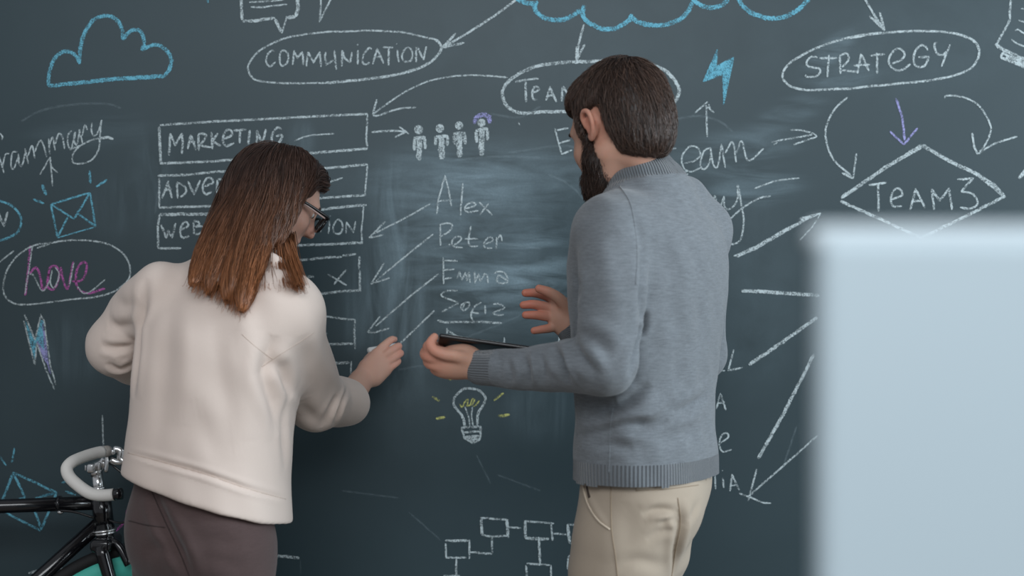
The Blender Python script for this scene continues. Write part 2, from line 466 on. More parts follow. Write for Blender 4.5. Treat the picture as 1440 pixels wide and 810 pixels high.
# four figures
figs = [((258, 292), 55, (268, 395, 265, 680), 7.2, (205, 400, 205, 555), (330, 390, 342, 535), (195, 395, 345, 388), 'first white chalk figure from the left in the row of four'),
        ((527, 275), 52, (550, 380, 545, 665), 8.4, (470, 380, 475, 490), (620, 370, 622, 495), (460, 385, 630, 370), 'second white chalk figure from the left in the row of four'),
        ((770, 240), 50, (775, 340, 777, 640), 8.2, (710, 345, 710, 485), (840, 335, 850, 475), (698, 345, 852, 335), 'third white chalk figure from the left in the row of four'),
        ((1053, 205), 50, (1058, 290, 1052, 620), 7.2, (990, 300, 990, 455), (1125, 280, 1130, 425), (980, 300, 1138, 280), 'white chalk figure with a purple smudge around its head')]
for (hx, hy), hr, bd, bw, la, ra, sh, lab in figs:
    c = C('chalk_figure', lab).T(560, 150, 9)
    if 'purple' in lab: c.s(6, '965 215 990 140 1060 105 1140 125 1160 210', 'purple')
    t = np.linspace(0, 2 * np.pi, 22)[:-1]
    c.fill(' '.join(f'{hx + hr * math.cos(a) * 1.02:.1f} {hy + hr * math.sin(a) * 1.05:.1f}' for a in t))
    q = lambda v: ' '.join(str(k) for k in v)
    c.l(bw, q(bd)).l(4.4, q(la)).l(4.2, q(ra)).l(4.6, q(sh)).done()

# names
c = C('chalk_word', 'handwritten chalk name Alex').T(590, 230, 6.75)
c.l(2.2, '163 480 180 340 243 110; 243 120 270 220 303 405; 175 358 310 345; 412 185 388 490; 565 365 690 490; 655 380 570 485').s(2.2, '430 430 520 405 530 380 500 370 450 390 430 430 460 460 560 448').done()
c = C('chalk_word', 'handwritten chalk name Peter').T(590, 230, 6.75)
c.l(2.2, '200 780 195 575; 430 715 555 715; 728 815 730 700').s(2.2, '195 580 260 565 310 580 285 640 205 690; 275 770 330 770 390 725 385 695 340 700 305 750 330 790 410 798; 488 590 465 740 490 785 560 780; 610 768 690 740 690 705 650 705 615 750 620 795 690 805; 730 740 765 680 785 738').done()
c = C('chalk_word', 'handwritten chalk name Emma').T(590, 350, 5.79)
c.l(2.2, '193 70 195 285; 200 95 310 98; 195 175 285 165; 195 245 265 235; 305 240 325 185 345 255 372 195 385 258 403 185 412 275; 440 200 448 190 452 280; 452 270 480 205 495 265 530 200 550 215 558 280').s(2.2, '610 200 640 185 690 195 715 235 715 270 660 280 630 260 640 215; 640 210 680 235 720 260').done()
c = C('chalk_word', 'handwritten underlined chalk name Sofiz').T(590, 350, 5.79)
c.s(2.2, '310 340 230 340 175 375 230 405 310 440 260 470 180 515; 380 435 340 460 345 490 370 500 405 460 400 435 370 440 355 480; 505 435 450 470 420 530 435 590; 600 450 650 450 690 480 620 510 600 525 640 540 685 535').l(2.2, '410 515 490 525; 533 460 535 530').l(2.7, '145 580 200 598 350 595 500 595 670 603').done()
c = C('chalk_word', 'chalk strokes partly hidden by the black tablet').T(590, 350, 5.79)
c.l(2.4, '222 645 225 720; 225 660 300 708').l(2, '690 720 690 800').l(2, '240 700 430 735 690 768').T(560, 380, 4.05).l(2, '917 370 910 470').done()
for lab, st in (('white chalk arrow from Alex to the third box', '315 200 220 255 80 325; 55 345 125 275; 55 345 120 330'),
                ('white chalk arrow from Peter to the box with a cross', '328 328 230 405 85 525; 65 538 120 450; 65 538 145 512'),
                ('white chalk arrow from Emma to the box with a small triangle', '350 495 230 590 85 715; 50 742 103 675; 50 742 80 742 143 725'),
                ('white chalk line from Sofiz to the writing hand', '333 650 270 710 172 805')):
    C('chalk_arrow', lab).T(500, 220, 3).l(2.2, st).done()

# centre top
c = C('chalk_ellipse_word', 'white chalk ellipse with the word TEAM behind the dark haired head').T(690, 70, 4.76)
c.s(4.4, '1060 95 960 75 800 72 660 78 580 80 500 85 400 95 300 112 210 150 130 200 90 250 78 300 90 350 120 390 170 415 250 425 350 415 505 415 700 418 900 415 1150 390')
c.s(2.6, '165 215 240 200 320 195').s(2.8, '280 290 320 270 315 250 290 250 278 290 285 330 315 335').l(3, '232 195 238 350; 370 340 400 245; 395 250 440 350; 385 310 425 300; 475 345 480 250; 485 245 530 320 570 245; 570 245 580 345')
c.T(600, 0, 3).s(4.6, '880 258 940 270 1000 295 1045 335 1065 380 1055 415 1025 445 960 466').done()
(C('chalk_arrow', 'white chalk arrow pointing down from the big blue cloud').T(700, 0, 6.55).l(2.8, '795 225 770 310 745 400 725 560').l(3, '725 555 725 430; 725 555 800 410; 722 540 745 440').done())
c = C('chalk_cloud', 'big pale blue chalk cloud cut by the top of the picture', 'blue').T(700, 0, 6.55)
c.s(6, '165 -20 240 20 330 35 370 15; 345 30 350 100 400 150 480 180 560 185 640 170 700 140 760 90; 800 50 780 110 800 170 860 220 940 260 1020 270 1100 255 1180 210 1220 170 1230 130; 1230 165 1300 205 1400 230 1470 233')
c.T(900, 0, 5.54).s(6, '-10 178 60 195 140 200 220 190 310 150 370 90 410 20; 400 -15 460 35 520 55 590 55 650 35 690 -10; 760 -20 800 45 860 95 940 130 1040 145 1130 130 1210 90 1270 40 1320 -15').done()
(C('chalk_lightning_bolt', 'solid pale blue chalk lightning bolt', 'blue').T(920, 60, 3.86).fill('341 35 336 132 432 78 375 340 369 168 265 213').fill('341 45 330 135 420 90 377 300 372 160 285 205').l(2, '341 38 336 132 430 80 376 335; 372 170 267 211 341 40').done())
(C('chalk_arrow', 'white chalk arrow pointing up at the blue lightning bolt').T(920, 60, 3.86).l(2.2, '287 512 282 340; 220 382 290 320; 275 340 325 380; 295 335 308 372').done())
c = C('chalk_word', 'handwritten cursive chalk word ending in eam').T(920, 60, 3.86)
c.s(2.2, '20 620 60 600 85 580 120 573; 165 655 220 640 250 610 235 570 190 565 150 620 160 680 200 700 250 680; 305 570 270 590 250 660 270 688 300 650 310 580; 305 570 320 660 345 670 365 550; 385 600 425 540 445 650; 445 600 475 535 510 640 595 575; 60 725 100 715 160 705 185 695').l(2.2, '365 555 385 680; 120 728 185 712').done()
(C('chalk_arrow', 'white chalk arrow pointing right after the cursive word').T(920, 0, 2.4538).s(2.1, '405 490 460 480 545 465; 470 448 520 452 560 470 520 485 480 500').l(1.8, '412 499 425 492').done())
c = C('chalk_word', 'handwritten cursive chalk letters ey beside the grey sweater').T(960, 220, 4.05)
c.s(2.3, '60 200 100 235 130 310 165 325 190 260 180 225 175 300 200 318 235 230; 235 225 240 290 270 298 310 250 312 160; 315 160 330 250 347 370 330 470 290 498 235 490; 500 225 430 240 340 295 260 370 235 430').s(2, '408 183 530 140 665 123').done()

# right
c = C('chalk_arrow', 'thick white chalk arrow rising to the pale panel').T(960, 220, 4.05)
c.l(4, '300 572 420 520 600 415 700 362').l(2, '290 568 420 510 600 405 787 323').s(2.4, '665 355 720 340 787 323').l(2, '660 365 740 345 787 323').l(1.6, '787 323 740 400 665 480').done()
(C('chalk_stroke', 'thick horizontal white chalk stroke beside the pale panel').T(960, 220, 4.05).l(4.6, '335 765 450 770 600 780 780 792').done())
(C('chalk_stroke', 'thick rising white chalk stroke beside the pale panel').l(4.6, '1053 513 1090 488 1150 446').done())
(C('chalk_stroke', 'thick steep white chalk stroke beside the pale panel').l(4.4, '1066 645 1100 585 1145 498').done())
(C('chalk_arrow', 'white chalk arrow pointing down left at the lowest letters').T(990, 470, 3.24).l(2.4, '520 460 350 610 200 740; 240 615 200 760; 160 725 230 750').s(2.2, '200 735 260 765 305 770').done())
c = C('chalk_word', 'column of chalk letters partly hidden by the grey sweater').T(990, 470, 3.24)
c.s(2.2, '40 90 70 100 82 112 60 135; 75 495 110 470 105 450 80 460 70 500 85 535 125 525').l(2.4, '135 70 110 165 175 152; 40 170 95 165; 55 340 75 270 100 345; 60 315 95 310; 85 655 90 700; 83 620; 118 715 128 640 160 710; 120 690 150 685; 50 640 52 705').done()
c = C('chalk_ellipse_word', 'white chalk ellipse around the word STRATEGY').T(1090, 30, 6.75)
c.s(3, '70 540 70 510 85 460 140 395 250 325 380 260 550 195 750 145 900 120 1020 112 1162 100 1362 92 1562 98 1712 115 1842 160 1912 215 1937 280 1912 380 1842 455 1712 510 1562 545 1362 575 1162 592 1012 608 900 615 700 640 500 645 350 655 240 645 150 620 90 570 70 540')
c.s(3.6, '700 160 900 122 1020 112').s(3.4, '1700 112 1842 160 1912 215 1937 280')
c.s(2.7, '400 345 345 335 300 380 310 425 370 440 420 450 425 490 380 525 300 525 290 505; 610 325 680 305 695 365 635 435').l(2.8, '420 350 590 348; 510 320 495 530; 620 500 612 325; 635 465 775 480; 780 495 815 305; 815 310 890 470; 745 420 900 410; 900 325 1040 312; 965 300 968 495')
c.T(1240, 30, 6.75).s(2.8, '95 400 180 365 215 310 170 262 110 280 65 360 85 430 150 468 210 450 270 405; 435 275 415 240 370 228 320 280 300 360 320 420 370 432 410 415 450 340; 525 200 500 220 515 295 570 320 620 285').l(2.8, '450 335 345 342; 645 220 620 290 565 430').done()
(C('chalk_arrow', 'white chalk arrow pointing down at the STRATEGY ellipse').T(920, 0, 2.4538).l(3, '715 -30 728 0 760 55 795 105; 795 105 742 55; 795 105 778 42').l(3, '785 90 760 60').done())
(C('chalk_arrow', 'curved white chalk arrow on the left under the STRATEGY ellipse').T(1140, 120, 3.857).s(2.5, '200 65 130 130 85 220 85 310 130 410 220 490').l(3.2, '170 475 230 505').l(2.4, '248 370 230 505').done())
(C('chalk_arrow', 'purple chalk arrow pointing down at the diamond', 'purple').T(1140, 120, 3.857).l(3.2, '462 70 495 170 510 300').l(2.8, '430 250 505 322; 505 322 580 232').done())
c = C('chalk_arrow', 'curved white chalk arrow on the right under the STRATEGY ellipse').T(1140, 120, 3.857)
c.s(2.4, '727 72 736 56 805 60 855 75 905 105 945 155 975 220 970 270 940 330 905 375').l(3, '875 258 885 330 905 375').s(2.4, '905 375 990 320 1120 278').done()
c = C('chalk_diamond_word', 'thick white chalk diamond around the word TEAM3').T(1140, 120, 3.857)
c.l(4.8, '605 325 400 450 165 610; 605 325 750 410 900 480 1050 600').l(4, '160 628 300 690 600 830; 1055 600 850 705 600 830').l(3, '900 478 1000 540 1050 600; 605 335 500 395')
c.l(3, '315 540 410 528; 365 530 368 685; 540 675 570 560; 570 565 620 665; 550 630 605 625; 668 675 655 565 700 625 750 560 765 675; 795 510 880 505 815 575').s(2.8, '440 620 495 595 480 560 450 570 435 620 450 655 495 655; 815 575 880 590 905 640 870 668 810 662').done()
c = C('chalk_book', 'white chalk open book at the upper right corner').T(1380, 0, 6.75)
c.s(3, '285 -40 280 0 270 100 265 190 205 310 150 415').l(4.5, '130 420 220 480 405 560 480 590').l(3.6, '180 545 300 590 405 640 480 670; 215 490 180 545').l(3.6, '210 510 405 590 480 620; 230 545 405 620 480 640').l(2.1, '375 80 480 95; 355 192 405 210 480 235; 320 290 345 280 405 320 480 345').s(2.1, '280 370 330 410 405 440 480 460').done()
(C('chalk_stroke', 'white chalk stroke cut by the right edge of the picture').T(1140, 120, 3.857).l(5, '1128 505 1180 450').done())

# left
c = C('chalk_word', 'handwritten cursive chalk word grammary').T(0, 130, 5.4)
c.s(2.1, '-60 560 -30 480 -70 500; -40 520 -10 600; 0 310 18 335 15 360; -10 480 10 540 30 610; 22 560 40 475 70 465; 135 450 95 460 85 550 105 580 145 480; 140 465 148 550 170 550 200 440; 215 480 245 405 265 500; 265 450 305 365 330 400 355 490; 378 400 400 340 420 440; 420 390 445 315 475 340 490 430; 545 290 515 330 520 410 545 420 575 300; 568 300 562 360 582 395 610 280; 625 330 645 250 665 285; 700 230 695 290 715 330 745 300 775 210; 770 210 760 330 750 430 700 510 620 540 555 530 560 460 620 400 720 355 790 345').l(2.1, '192 425 215 540; 370 350 378 470; 600 280 630 390; 530 435 620 400').l(3.4, '740 352 820 340 862 355').done()
(C('chalk_arrow', 'white chalk arrow pointing up at the word grammary').T(0, 130, 5.4).l(2, '400 710 382 490; 305 625 382 490').s(2, '382 490 390 560 440 610').done())
c = C('chalk_envelope', 'pale blue chalk envelope with tick marks above it', 'blue').T(0, 260, 4.5)
c.l(2.6, '322 122 570 50; 570 50 605 265; 365 335 322 122; 322 122 470 215; 470 215 570 50; 430 205 365 330; 490 180 605 262').l(2, '605 265 365 335', 'faint').l(1.5, '605 265 365 335')
c.l(3, '212 90 280 118').T(0, 130, 5.4).l(4.2, '320 700 350 780').l(3.2, '680 595 688 690').l(2.8, '730 718 815 662').done()
(C('chalk_ellipse_word', 'pale blue chalk ellipse with white letter at the left edge', 'blue').T(0, 260, 4.5).s(3, '-50 92 0 100 70 130 120 180 135 240 110 300 50 335 0 352 -50 355').l(3, '-20 150 25 260 50 170', 'white').done())
(C('chalk_stroke', 'short white chalk stroke at the left edge').T(0, 260, 4.5).l(2, '-30 505 0 485 88 418').done())
c = C('chalk_ellipse_word', 'white chalk ellipse around the magenta word Love').T(0, 260, 4.5)
c.s(2.2, '235 400 320 370 250 375 180 400 110 450 50 530 22 630 30 700 80 745 150 758 300 745 450 725 600 710 720 675 800 615 825 560 810 480 750 410 650 365 520 350 400 355 300 370')
c.s(1.8, '205 385 190 500 170 620 160 690; 185 570 210 570 270 670 320 600; 330 540 320 620 345 650 375 570 350 520; 470 490 440 640; 490 640 530 685 580 670 665 600')
c.s(3, '192 385 180 530 160 700; 180 570 230 525 260 600 270 660 300 640; 310 560 300 640 340 660 375 580 360 520 320 520 305 580; 385 520 400 600 430 655 465 485; 455 610 520 600 550 530 540 490 500 510 480 590 500 660 560 685 665 655', 'magenta').done()
c = C('chalk_lightning_bolt', 'blue and purple chalk lightning bolt with white outline', 'blue').T(0, 420, 5.785)
c.fill('205 175 285 340 335 170 360 190 300 350 285 500 250 380').fill('300 350 350 190 375 330 400 560 350 480', 'purple').fill('300 340 340 190 355 300 360 420', 'blue').fill('380 500 405 560 420 620 400 600', 'purple')
c.l(2.1, '200 125 285 335 335 125; 335 135 360 180 410 540 455 700; 445 738 380 590 300 360 285 540 195 180', 'white').done()
c = C('chalk_pyramid', 'pale blue chalk pyramid behind the black bicycle frame', 'blue').T(0, 600, 5.06)
c.l(3.2, '95 325 405 470; 405 470 290 740; 290 740 40 610; 95 325 20 520 -10 590; 100 340 180 505; 245 590 290 720').l(2.4, '180 505 130 515; 250 510 400 470 300 490').l(2.2, '40 610 180 560; 180 505 245 590')
c.l(2.6, '105 150 85 255; 0 210 45 275; 440 400 480 385; 465 460 540 485').done()
(C('chalk_stroke', 'white vertical chalk stroke above the bicycle handlebar').l(2, '144 584 146 640').done())
(C('chalk_stroke', 'magenta chalk stroke beside the bicycle fork', 'magenta').T(0, 600, 5.06).s(3, '930 560 905 600 900 660 795 770 700 850').done())
(C('chalk_stroke', 'white chalk stroke over the front wheel').T(0, 600, 5.06).l(2, '915 660 918 800').done())
(C('chalk_scribble', 'white chalk scribble behind the lower bicycle frame').l(3, '76 803 84 797 90 802 97 796 104 799; 40 806 55 802 62 806').done())
(C('chalk_stroke', 'blue chalk tick at the top edge', 'blue').l(3, '290 -6 293 4').done())
(C('chalk_letter', 'white chalk letter E in front of the bearded face').T(690, 70, 4.76).l(2.3, '430 525 475 700; 430 540 520 525; 460 625 530 605; 475 700 545 670').l(1.8, '185 485 195 505').done())

# light bulb and flow chart
c = C('chalk_light_bulb', 'white chalk light bulb with yellow filament and rays').T(590, 530, 7.37)
c.s(3.2, '465 515 450 420 400 350 355 290 360 220 410 160 480 120 590 130 660 180 680 230 650 310 605 380 600 510').s(3.2, '470 510 460 450 430 380; 640 320 605 390 595 470')
c.l(3, '430 525 640 515; 435 530 465 630 550 690; 635 515 635 600 620 650 560 690; 460 575 630 565; 470 620 620 610').l(4.4, '490 645 600 640; 530 672 575 668').s(2, '520 510 505 400 470 310; 555 510 540 400 548 300')
c.s(2, '410 280 440 310 460 285 470 260 500 230 495 290 480 290 510 300 530 280 545 230 570 240 545 290 580 295 620 245', 'yellow').l(3.4, '130 205 210 250; 305 0 322 35', 'yellow').l(3.6, '170 435 265 415', 'yellow').l(2.8, '770 245 875 165', 'yellow').l(4.2, '815 405 935 393', 'yellow').done()
c = C('chalk_flow_chart', 'white chalk flow chart of small linked boxes').T(610, 710, 6.857)
c.l(2.6, '110 343 350 343; 113 370 120 515; 115 508 320 508; 345 350 343 520; 350 455 400 455 450 465 565 470; 565 470 560 310; 450 125 720 145; 470 290 560 305 720 295; 720 215 840 225; 870 155 1160 178; 1130 180 1145 345; 1145 275 1280 285; 1285 190 1445 195; 1310 370 1465 370; 895 565 1120 580; 890 580 900 740; 1130 580 1130 740; 1300 490 1470 495; 1300 495 1290 620; 1310 660 1500 668; 218 520 215 740; 90 683 250 683')
c.l(4, '460 125 465 295; 705 145 718 315; 880 155 885 320; 880 320 1110 330; 1290 190 1310 370').l(3.2, '1015 330 1025 565; 150 345 330 343').done()
# half erased marks
c = C('chalk_smudge', 'faint half erased chalk arcs', 'faint')
c.s(3, '30 170 60 155 105 147 150 146 170 152; 770 245 800 260 830 290 850 320; 690 160 730 165 760 150; 715 215 790 205 830 215; 940 170 980 163 1010 170 1030 185; 640 225 700 220 760 222; 610 350 680 340 760 350; 640 480 680 465 740 440; 560 520 600 515 640 530')
c.l(2.5, '670 640 690 680; 700 668 760 690; 575 720 620 760; 480 690 560 700; 218 300 222 270; 1120 600 1100 660').done()
# ------------------------------------------------------------------ implicit modelling: blend shapes on a grid, extract one smooth mesh
def smin(a, b, k):
    if k <= 0: return np.minimum(a, b)
    h = np.clip(0.5 + 0.5 * (b - a) / k, 0, 1)
    return b * (1 - h) + a * h - k * h * (1 - h)
def smax(a, b, k): return -smin(-a, -b, k)

def axis_of(*segs):
    """segments (start, end, step) -> one monotone coordinate array"""
    out = []
    for a, b, st in segs:
        n = max(2, int(round((b - a) / st)) + 1)
        x = np.linspace(a, b, n)
        out.append(x if not out else x[1:])
    return np.concatenate(out).astype(np.float32)

class Field:
    PAD = 0.04
    def __init__(s, xs, ys, zs):
        s.xs, s.ys, s.zs = xs, ys, zs
        s.D = np.full((len(xs), len(ys), len(zs)), 1.0, dtype=np.float32)
    def _sl(s, lo, hi, pad):
        r = []
        for ax, a, b in zip((s.xs, s.ys, s.zs), lo, hi):
            i = int(np.searchsorted(ax, a - pad)); j = int(np.searchsorted(ax, b + pad))
            r.append(slice(max(0, i), min(len(ax), max(j, i + 1))))
        return tuple(r)
    def _co(s, sl):
        return s.xs[sl[0]][:, None, None], s.ys[sl[1]][None, :, None], s.zs[sl[2]][None, None, :]
    def op(s, fn, lo, hi, k, mode='add'):
        sl = s._sl(lo, hi, s.PAD + k)
        if any(q.stop <= q.start for q in sl): return s
        X, Y, Z = s._co(sl)
        d = fn(X, Y, Z).astype(np.float32)
        if mode == 'add': s.D[sl] = smin(s.D[sl], d, k)
        else: s.D[sl] = smax(s.D[sl], -d, k)
        return s
    def cap(s, a, b, ra, rb=None, k=0.02, mode='add'):
        a = np.asarray(a, float); b = np.asarray(b, float); rb = ra if rb is None else rb
        ab = b - a; l2 = float(ab @ ab) + 1e-12
        def fn(X, Y, Z):
            t = np.clip(((X - a[0]) * ab[0] + (Y - a[1]) * ab[1] + (Z - a[2]) * ab[2]) / l2, 0, 1)
            return np.sqrt((X - a[0] - t * ab[0]) ** 2 + (Y - a[1] - t * ab[1]) ** 2 + (Z - a[2] - t * ab[2]) ** 2) - (ra + (rb - ra) * t)
        r = max(ra, rb)
        return s.op(fn, np.minimum(a, b) - r, np.maximum(a, b) + r, k, mode)
    def chain(s, pts, rad, k=0.02, mode='add', step=None):
        pts = np.asarray(pts, float); rad = np.asarray(rad, float)
        if step:
            q = catmull(np.hstack([pts, rad[:, None]]), step); pts = q[:, :3]; rad = q[:, 3]
        def fn(X, Y, Z):
            out = None
            for a, b, ra, rb in zip(pts[:-1], pts[1:], rad[:-1], rad[1:]):
                ab = b - a; l2 = float(ab @ ab) + 1e-12
                t = np.clip(((X - a[0]) * ab[0] + (Y - a[1]) * ab[1] + (Z - a[2]) * ab[2]) / l2, 0, 1)
                d = np.sqrt((X - a[0] - t * ab[0]) ** 2 + (Y - a[1] - t * ab[1]) ** 2 + (Z - a[2] - t * ab[2]) ** 2) - (ra + (rb - ra) * t)
                out = d if out is None else np.minimum(out, d)
            return out
        r = rad.max()
        return s.op(fn, pts.min(0) - r, pts.max(0) + r, k, mode)
    def ell(s, c, r, R=np.eye(3), k=0.02, mode='add'):
        c = np.asarray(c, float); r = np.asarray(r, float); R = np.asarray(R, float)
        def fn(X, Y, Z):
            x, y, z = X - c[0], Y - c[1], Z - c[2]
            q = [(R[0, i] * x + R[1, i] * y + R[2, i] * z) for i in range(3)]
            k0 = np.sqrt(sum((q[i] / r[i]) ** 2 for i in range(3)))
            k1 = np.sqrt(sum((q[i] / r[i] ** 2) ** 2 for i in range(3))) + 1e-9
            return k0 * (k0 - 1) / k1
        e = np.sqrt(((R * r) ** 2).sum(1))
        return s.op(fn, c - e, c + e, k, mode)
    def loft(s, rows, yaw, k=0.02, mode='add', n=2.3):
        """rows: (z, cx, cy, a_lateral, b_depth); stacked rounded sections, yaw of the lateral axis"""
        rows = np.array(sorted(rows), float)
        z0, z1 = rows[0, 0], rows[-1, 0]
        dense = catmull(rows, 0.01); o = np.argsort(dense[:, 0]); dense = dense[o]
        ca, sa = math.cos(yaw), math.sin(yaw)
        def fn(X, Y, Z):
            zz = np.clip(Z, z0, z1)
            cx, cy, a, b = [np.interp(zz.ravel(), dense[:, 0], dense[:, i]).reshape(zz.shape) for i in (1, 2, 3, 4)]
            u = (X - cx) * ca + (Y - cy) * sa; v = -(X - cx) * sa + (Y - cy) * ca
            q = (np.abs(u / a) ** n + np.abs(v / b) ** n + 1e-9) ** (1.0 / n)
            m = np.minimum(a, b)
            gr = np.sqrt((u / a ** 2) ** 2 + (v / b ** 2) ** 2) / np.sqrt((u / a) ** 2 + (v / b) ** 2 + 1e-9)
            d = (q - 1) / np.maximum(gr, 1e-3)
            d = np.clip(d, -0.3, 0.3)
            return smax(d, np.abs(Z - (z0 + z1) / 2) - (z1 - z0) / 2, 0.02)
        e = rows[:, 3:5].max()
        lo = np.array([rows[:, 1].min() - e, rows[:, 2].min() - e, z0]); hi = np.array([rows[:, 1].max() + e, rows[:, 2].max() + e, z1])
        return s.op(fn, lo, hi, k, mode)
    def plane(s, p, nrm, k=0.0):
        """keeps the side the normal points away from"""
        p = np.asarray(p, float); nrm = np.asarray(nrm, float); nrm = nrm / np.linalg.norm(nrm)
        X, Y, Z = s._co((slice(None),) * 3)
        d = ((X - p[0]) * nrm[0] + (Y - p[1]) * nrm[1] + (Z - p[2]) * nrm[2]).astype(np.float32)
        s.D = smax(s.D, d, k); return s
    def mesh(s):
        D = s.D
        for ax in range(3):       # close at the border
            for e in (0, -1):
                sl = [slice(None)] * 3; sl[ax] = e; D[tuple(sl)] = np.maximum(D[tuple(sl)], 1e-3)
        I = D < 0
        nx, ny, nz = D.shape
        cnt = np.zeros((nx - 1, ny - 1, nz - 1), dtype=np.uint8)
        for dx in (0, 1):
            for dy in (0, 1):
                for dz in (0, 1):
                    cnt += I[dx:nx - 1 + dx, dy:ny - 1 + dy, dz:nz - 1 + dz]
        act = np.argwhere((cnt > 0) & (cnt < 8))
        idx = np.full(cnt.shape, -1, dtype=np.int32); idx[act[:, 0], act[:, 1], act[:, 2]] = np.arange(len(act))
        del cnt
        ax = (s.xs, s.ys, s.zs)
        acc = np.zeros((len(act), 3)); num = np.zeros(len(act))
        corners = [(0, 0, 0), (1, 0, 0), (0, 1, 0), (1, 1, 0), (0, 0, 1), (1, 0, 1), (0, 1, 1), (1, 1, 1)]
        for a in corners:
            for b in corners:
                if sum(abs(p - q) for p, q in zip(a, b)) != 1 or a > b: continue
                ia = act + a; ib = act + b
                da = D[ia[:, 0], ia[:, 1], ia[:, 2]]; db = D[ib[:, 0], ib[:, 1], ib[:, 2]]
                m = (da < 0) != (db < 0)
                t = np.where(m, da / np.where(m, da - db, 1), 0)
                pa = np.stack([ax[i][ia[:, i]] for i in range(3)], 1); pb = np.stack([ax[i][ib[:, i]] for i in range(3)], 1)
                acc += np.where(m[:, None], pa + t[:, None] * (pb - pa), 0); num += m
        V = acc / np.maximum(num, 1)[:, None]
        Q = []
        for d in range(3):
            sl0 = [slice(None)] * 3; sl1 = [slice(None)] * 3
            sl0[d] = slice(0, -1); sl1[d] = slice(1, None)
            a, b = I[tuple(sl0)], I[tuple(sl1)]
            e = np.argwhere(a != b)
            u, v = (d + 1) % 3, (d + 2) % 3
            e = e[(e[:, u] > 0) & (e[:, v] > 0)]
            f = a[e[:, 0], e[:, 1], e[:, 2]]
            def cell(du, dv):
                c = e.copy(); c[:, u] -= du; c[:, v] -= dv
                c = np.minimum(c, np.array(idx.shape) - 1)
                return idx[c[:, 0], c[:, 1], c[:, 2]]
            q = np.stack([cell(1, 1), cell(0, 1), cell(0, 0), cell(1, 0)], 1)
            q[~f] = q[~f][:, ::-1]
            Q.append(q)
        Q = np.vstack(Q); Q = Q[(Q >= 0).all(1)]
        return V, Q

def vnormals(V, Q):
    n = np.cross(V[Q[:, 2]] - V[Q[:, 0]], V[Q[:, 3]] - V[Q[:, 1]])
    out = np.zeros_like(V)
    for i in range(4): np.add.at(out, Q[:, i], n)
    return out / (np.linalg.norm(out, axis=1)[:, None] + 1e-12)

def smooth_mesh(V, Q, it=2, lam=0.5, w=None):
    e = np.vstack([Q[:, [0, 1]], Q[:, [1, 2]], Q[:, [2, 3]], Q[:, [3, 0]]])
    deg = np.zeros(len(V)); np.add.at(deg, e[:, 0], 1); np.add.at(deg, e[:, 1], 1)
    for _ in range(it):
        s = np.zeros_like(V)
        np.add.at(s, e[:, 0], V[e[:, 1]]); np.add.at(s, e[:, 1], V[e[:, 0]])
        V = V + lam * (w[:, None] if w is not None else 1.0) * (s / np.maximum(deg, 1)[:, None] - V)
    return V

def bvh_of(V, Q): return BVHTree.FromPolygons([tuple(v) for v in V], [tuple(int(i) for i in q) for q in Q])
CAM = Vector((0, -D, CZ))
def onto(bvh, pts, step=3.0, smooth=True):
    """pixel polyline -> points on the nearest surface seen from the photograph's viewpoint"""
    path = catmull(np.array(pts, float), step) if smooth else np.array(pts, float)
    out = []
    for px, py in path:
        d = (Vector(P(px, py, 1.0)) - CAM).normalized()
        h = bvh.ray_cast(CAM, d)
        if h[0] is not None: out.append((*h[0], *h[1]))
    return np.array(out)

def px_of(V):
    d = V[:, 1] + D
    return 720 + V[:, 0] / d * F, 405 - (V[:, 2] - CZ) / d * F

def sculpt(V, Q, bvh, folds):
    """folds: (pixel polyline, width m, amplitude m); negative amplitude = valley with soft banks, positive = ridge"""
    Nn = vnormals(V, Q)
    disp = np.zeros(len(V))
    for pts, w, amp in folds:
        h = onto(bvh, pts)
        if len(h) < 2: continue
        L3 = h[:, :3]
        n = len(L3)
        fade = np.clip(np.minimum(np.arange(n), np.arange(n)[::-1]) / max(2.0, 0.3 * n), 0.0, 1.0) ** 0.7
        lo = L3.min(0) - 4 * w; hi = L3.max(0) + 4 * w
        ids = np.where(((V > lo) & (V < hi)).all(1))[0]
        for c in range(0, len(ids), 20000):
            ii = ids[c:c + 20000]
            d2 = ((V[ii][:, None, :] - L3[None]) ** 2).sum(2)
            j = d2.argmin(1); dd = np.sqrt(d2[np.arange(len(ii)), j])
            g = np.exp(-(dd / w) ** 2)
            if amp < 0: prof = g - 0.45 * np.exp(-((dd - 2.0 * w) / (1.1 * w)) ** 2)
            else: prof = g
            disp[ii] += amp * prof * fade[j]
    return V + Nn * disp[:, None]

def seam_tube(bvh, pts, r, lift=0.0, smooth=True):
    h = onto(bvh, pts, 3.0, smooth)
    return tube(h[:, :3] + h[:, 3:] * lift, r, 6)

def submesh(V, Q, mask):
    """faces with mask -> own vertices; returns V, Q, old index"""
    q = Q[mask]; u, inv = np.unique(q, return_inverse=True)
    return V[u], inv.reshape(q.shape), u

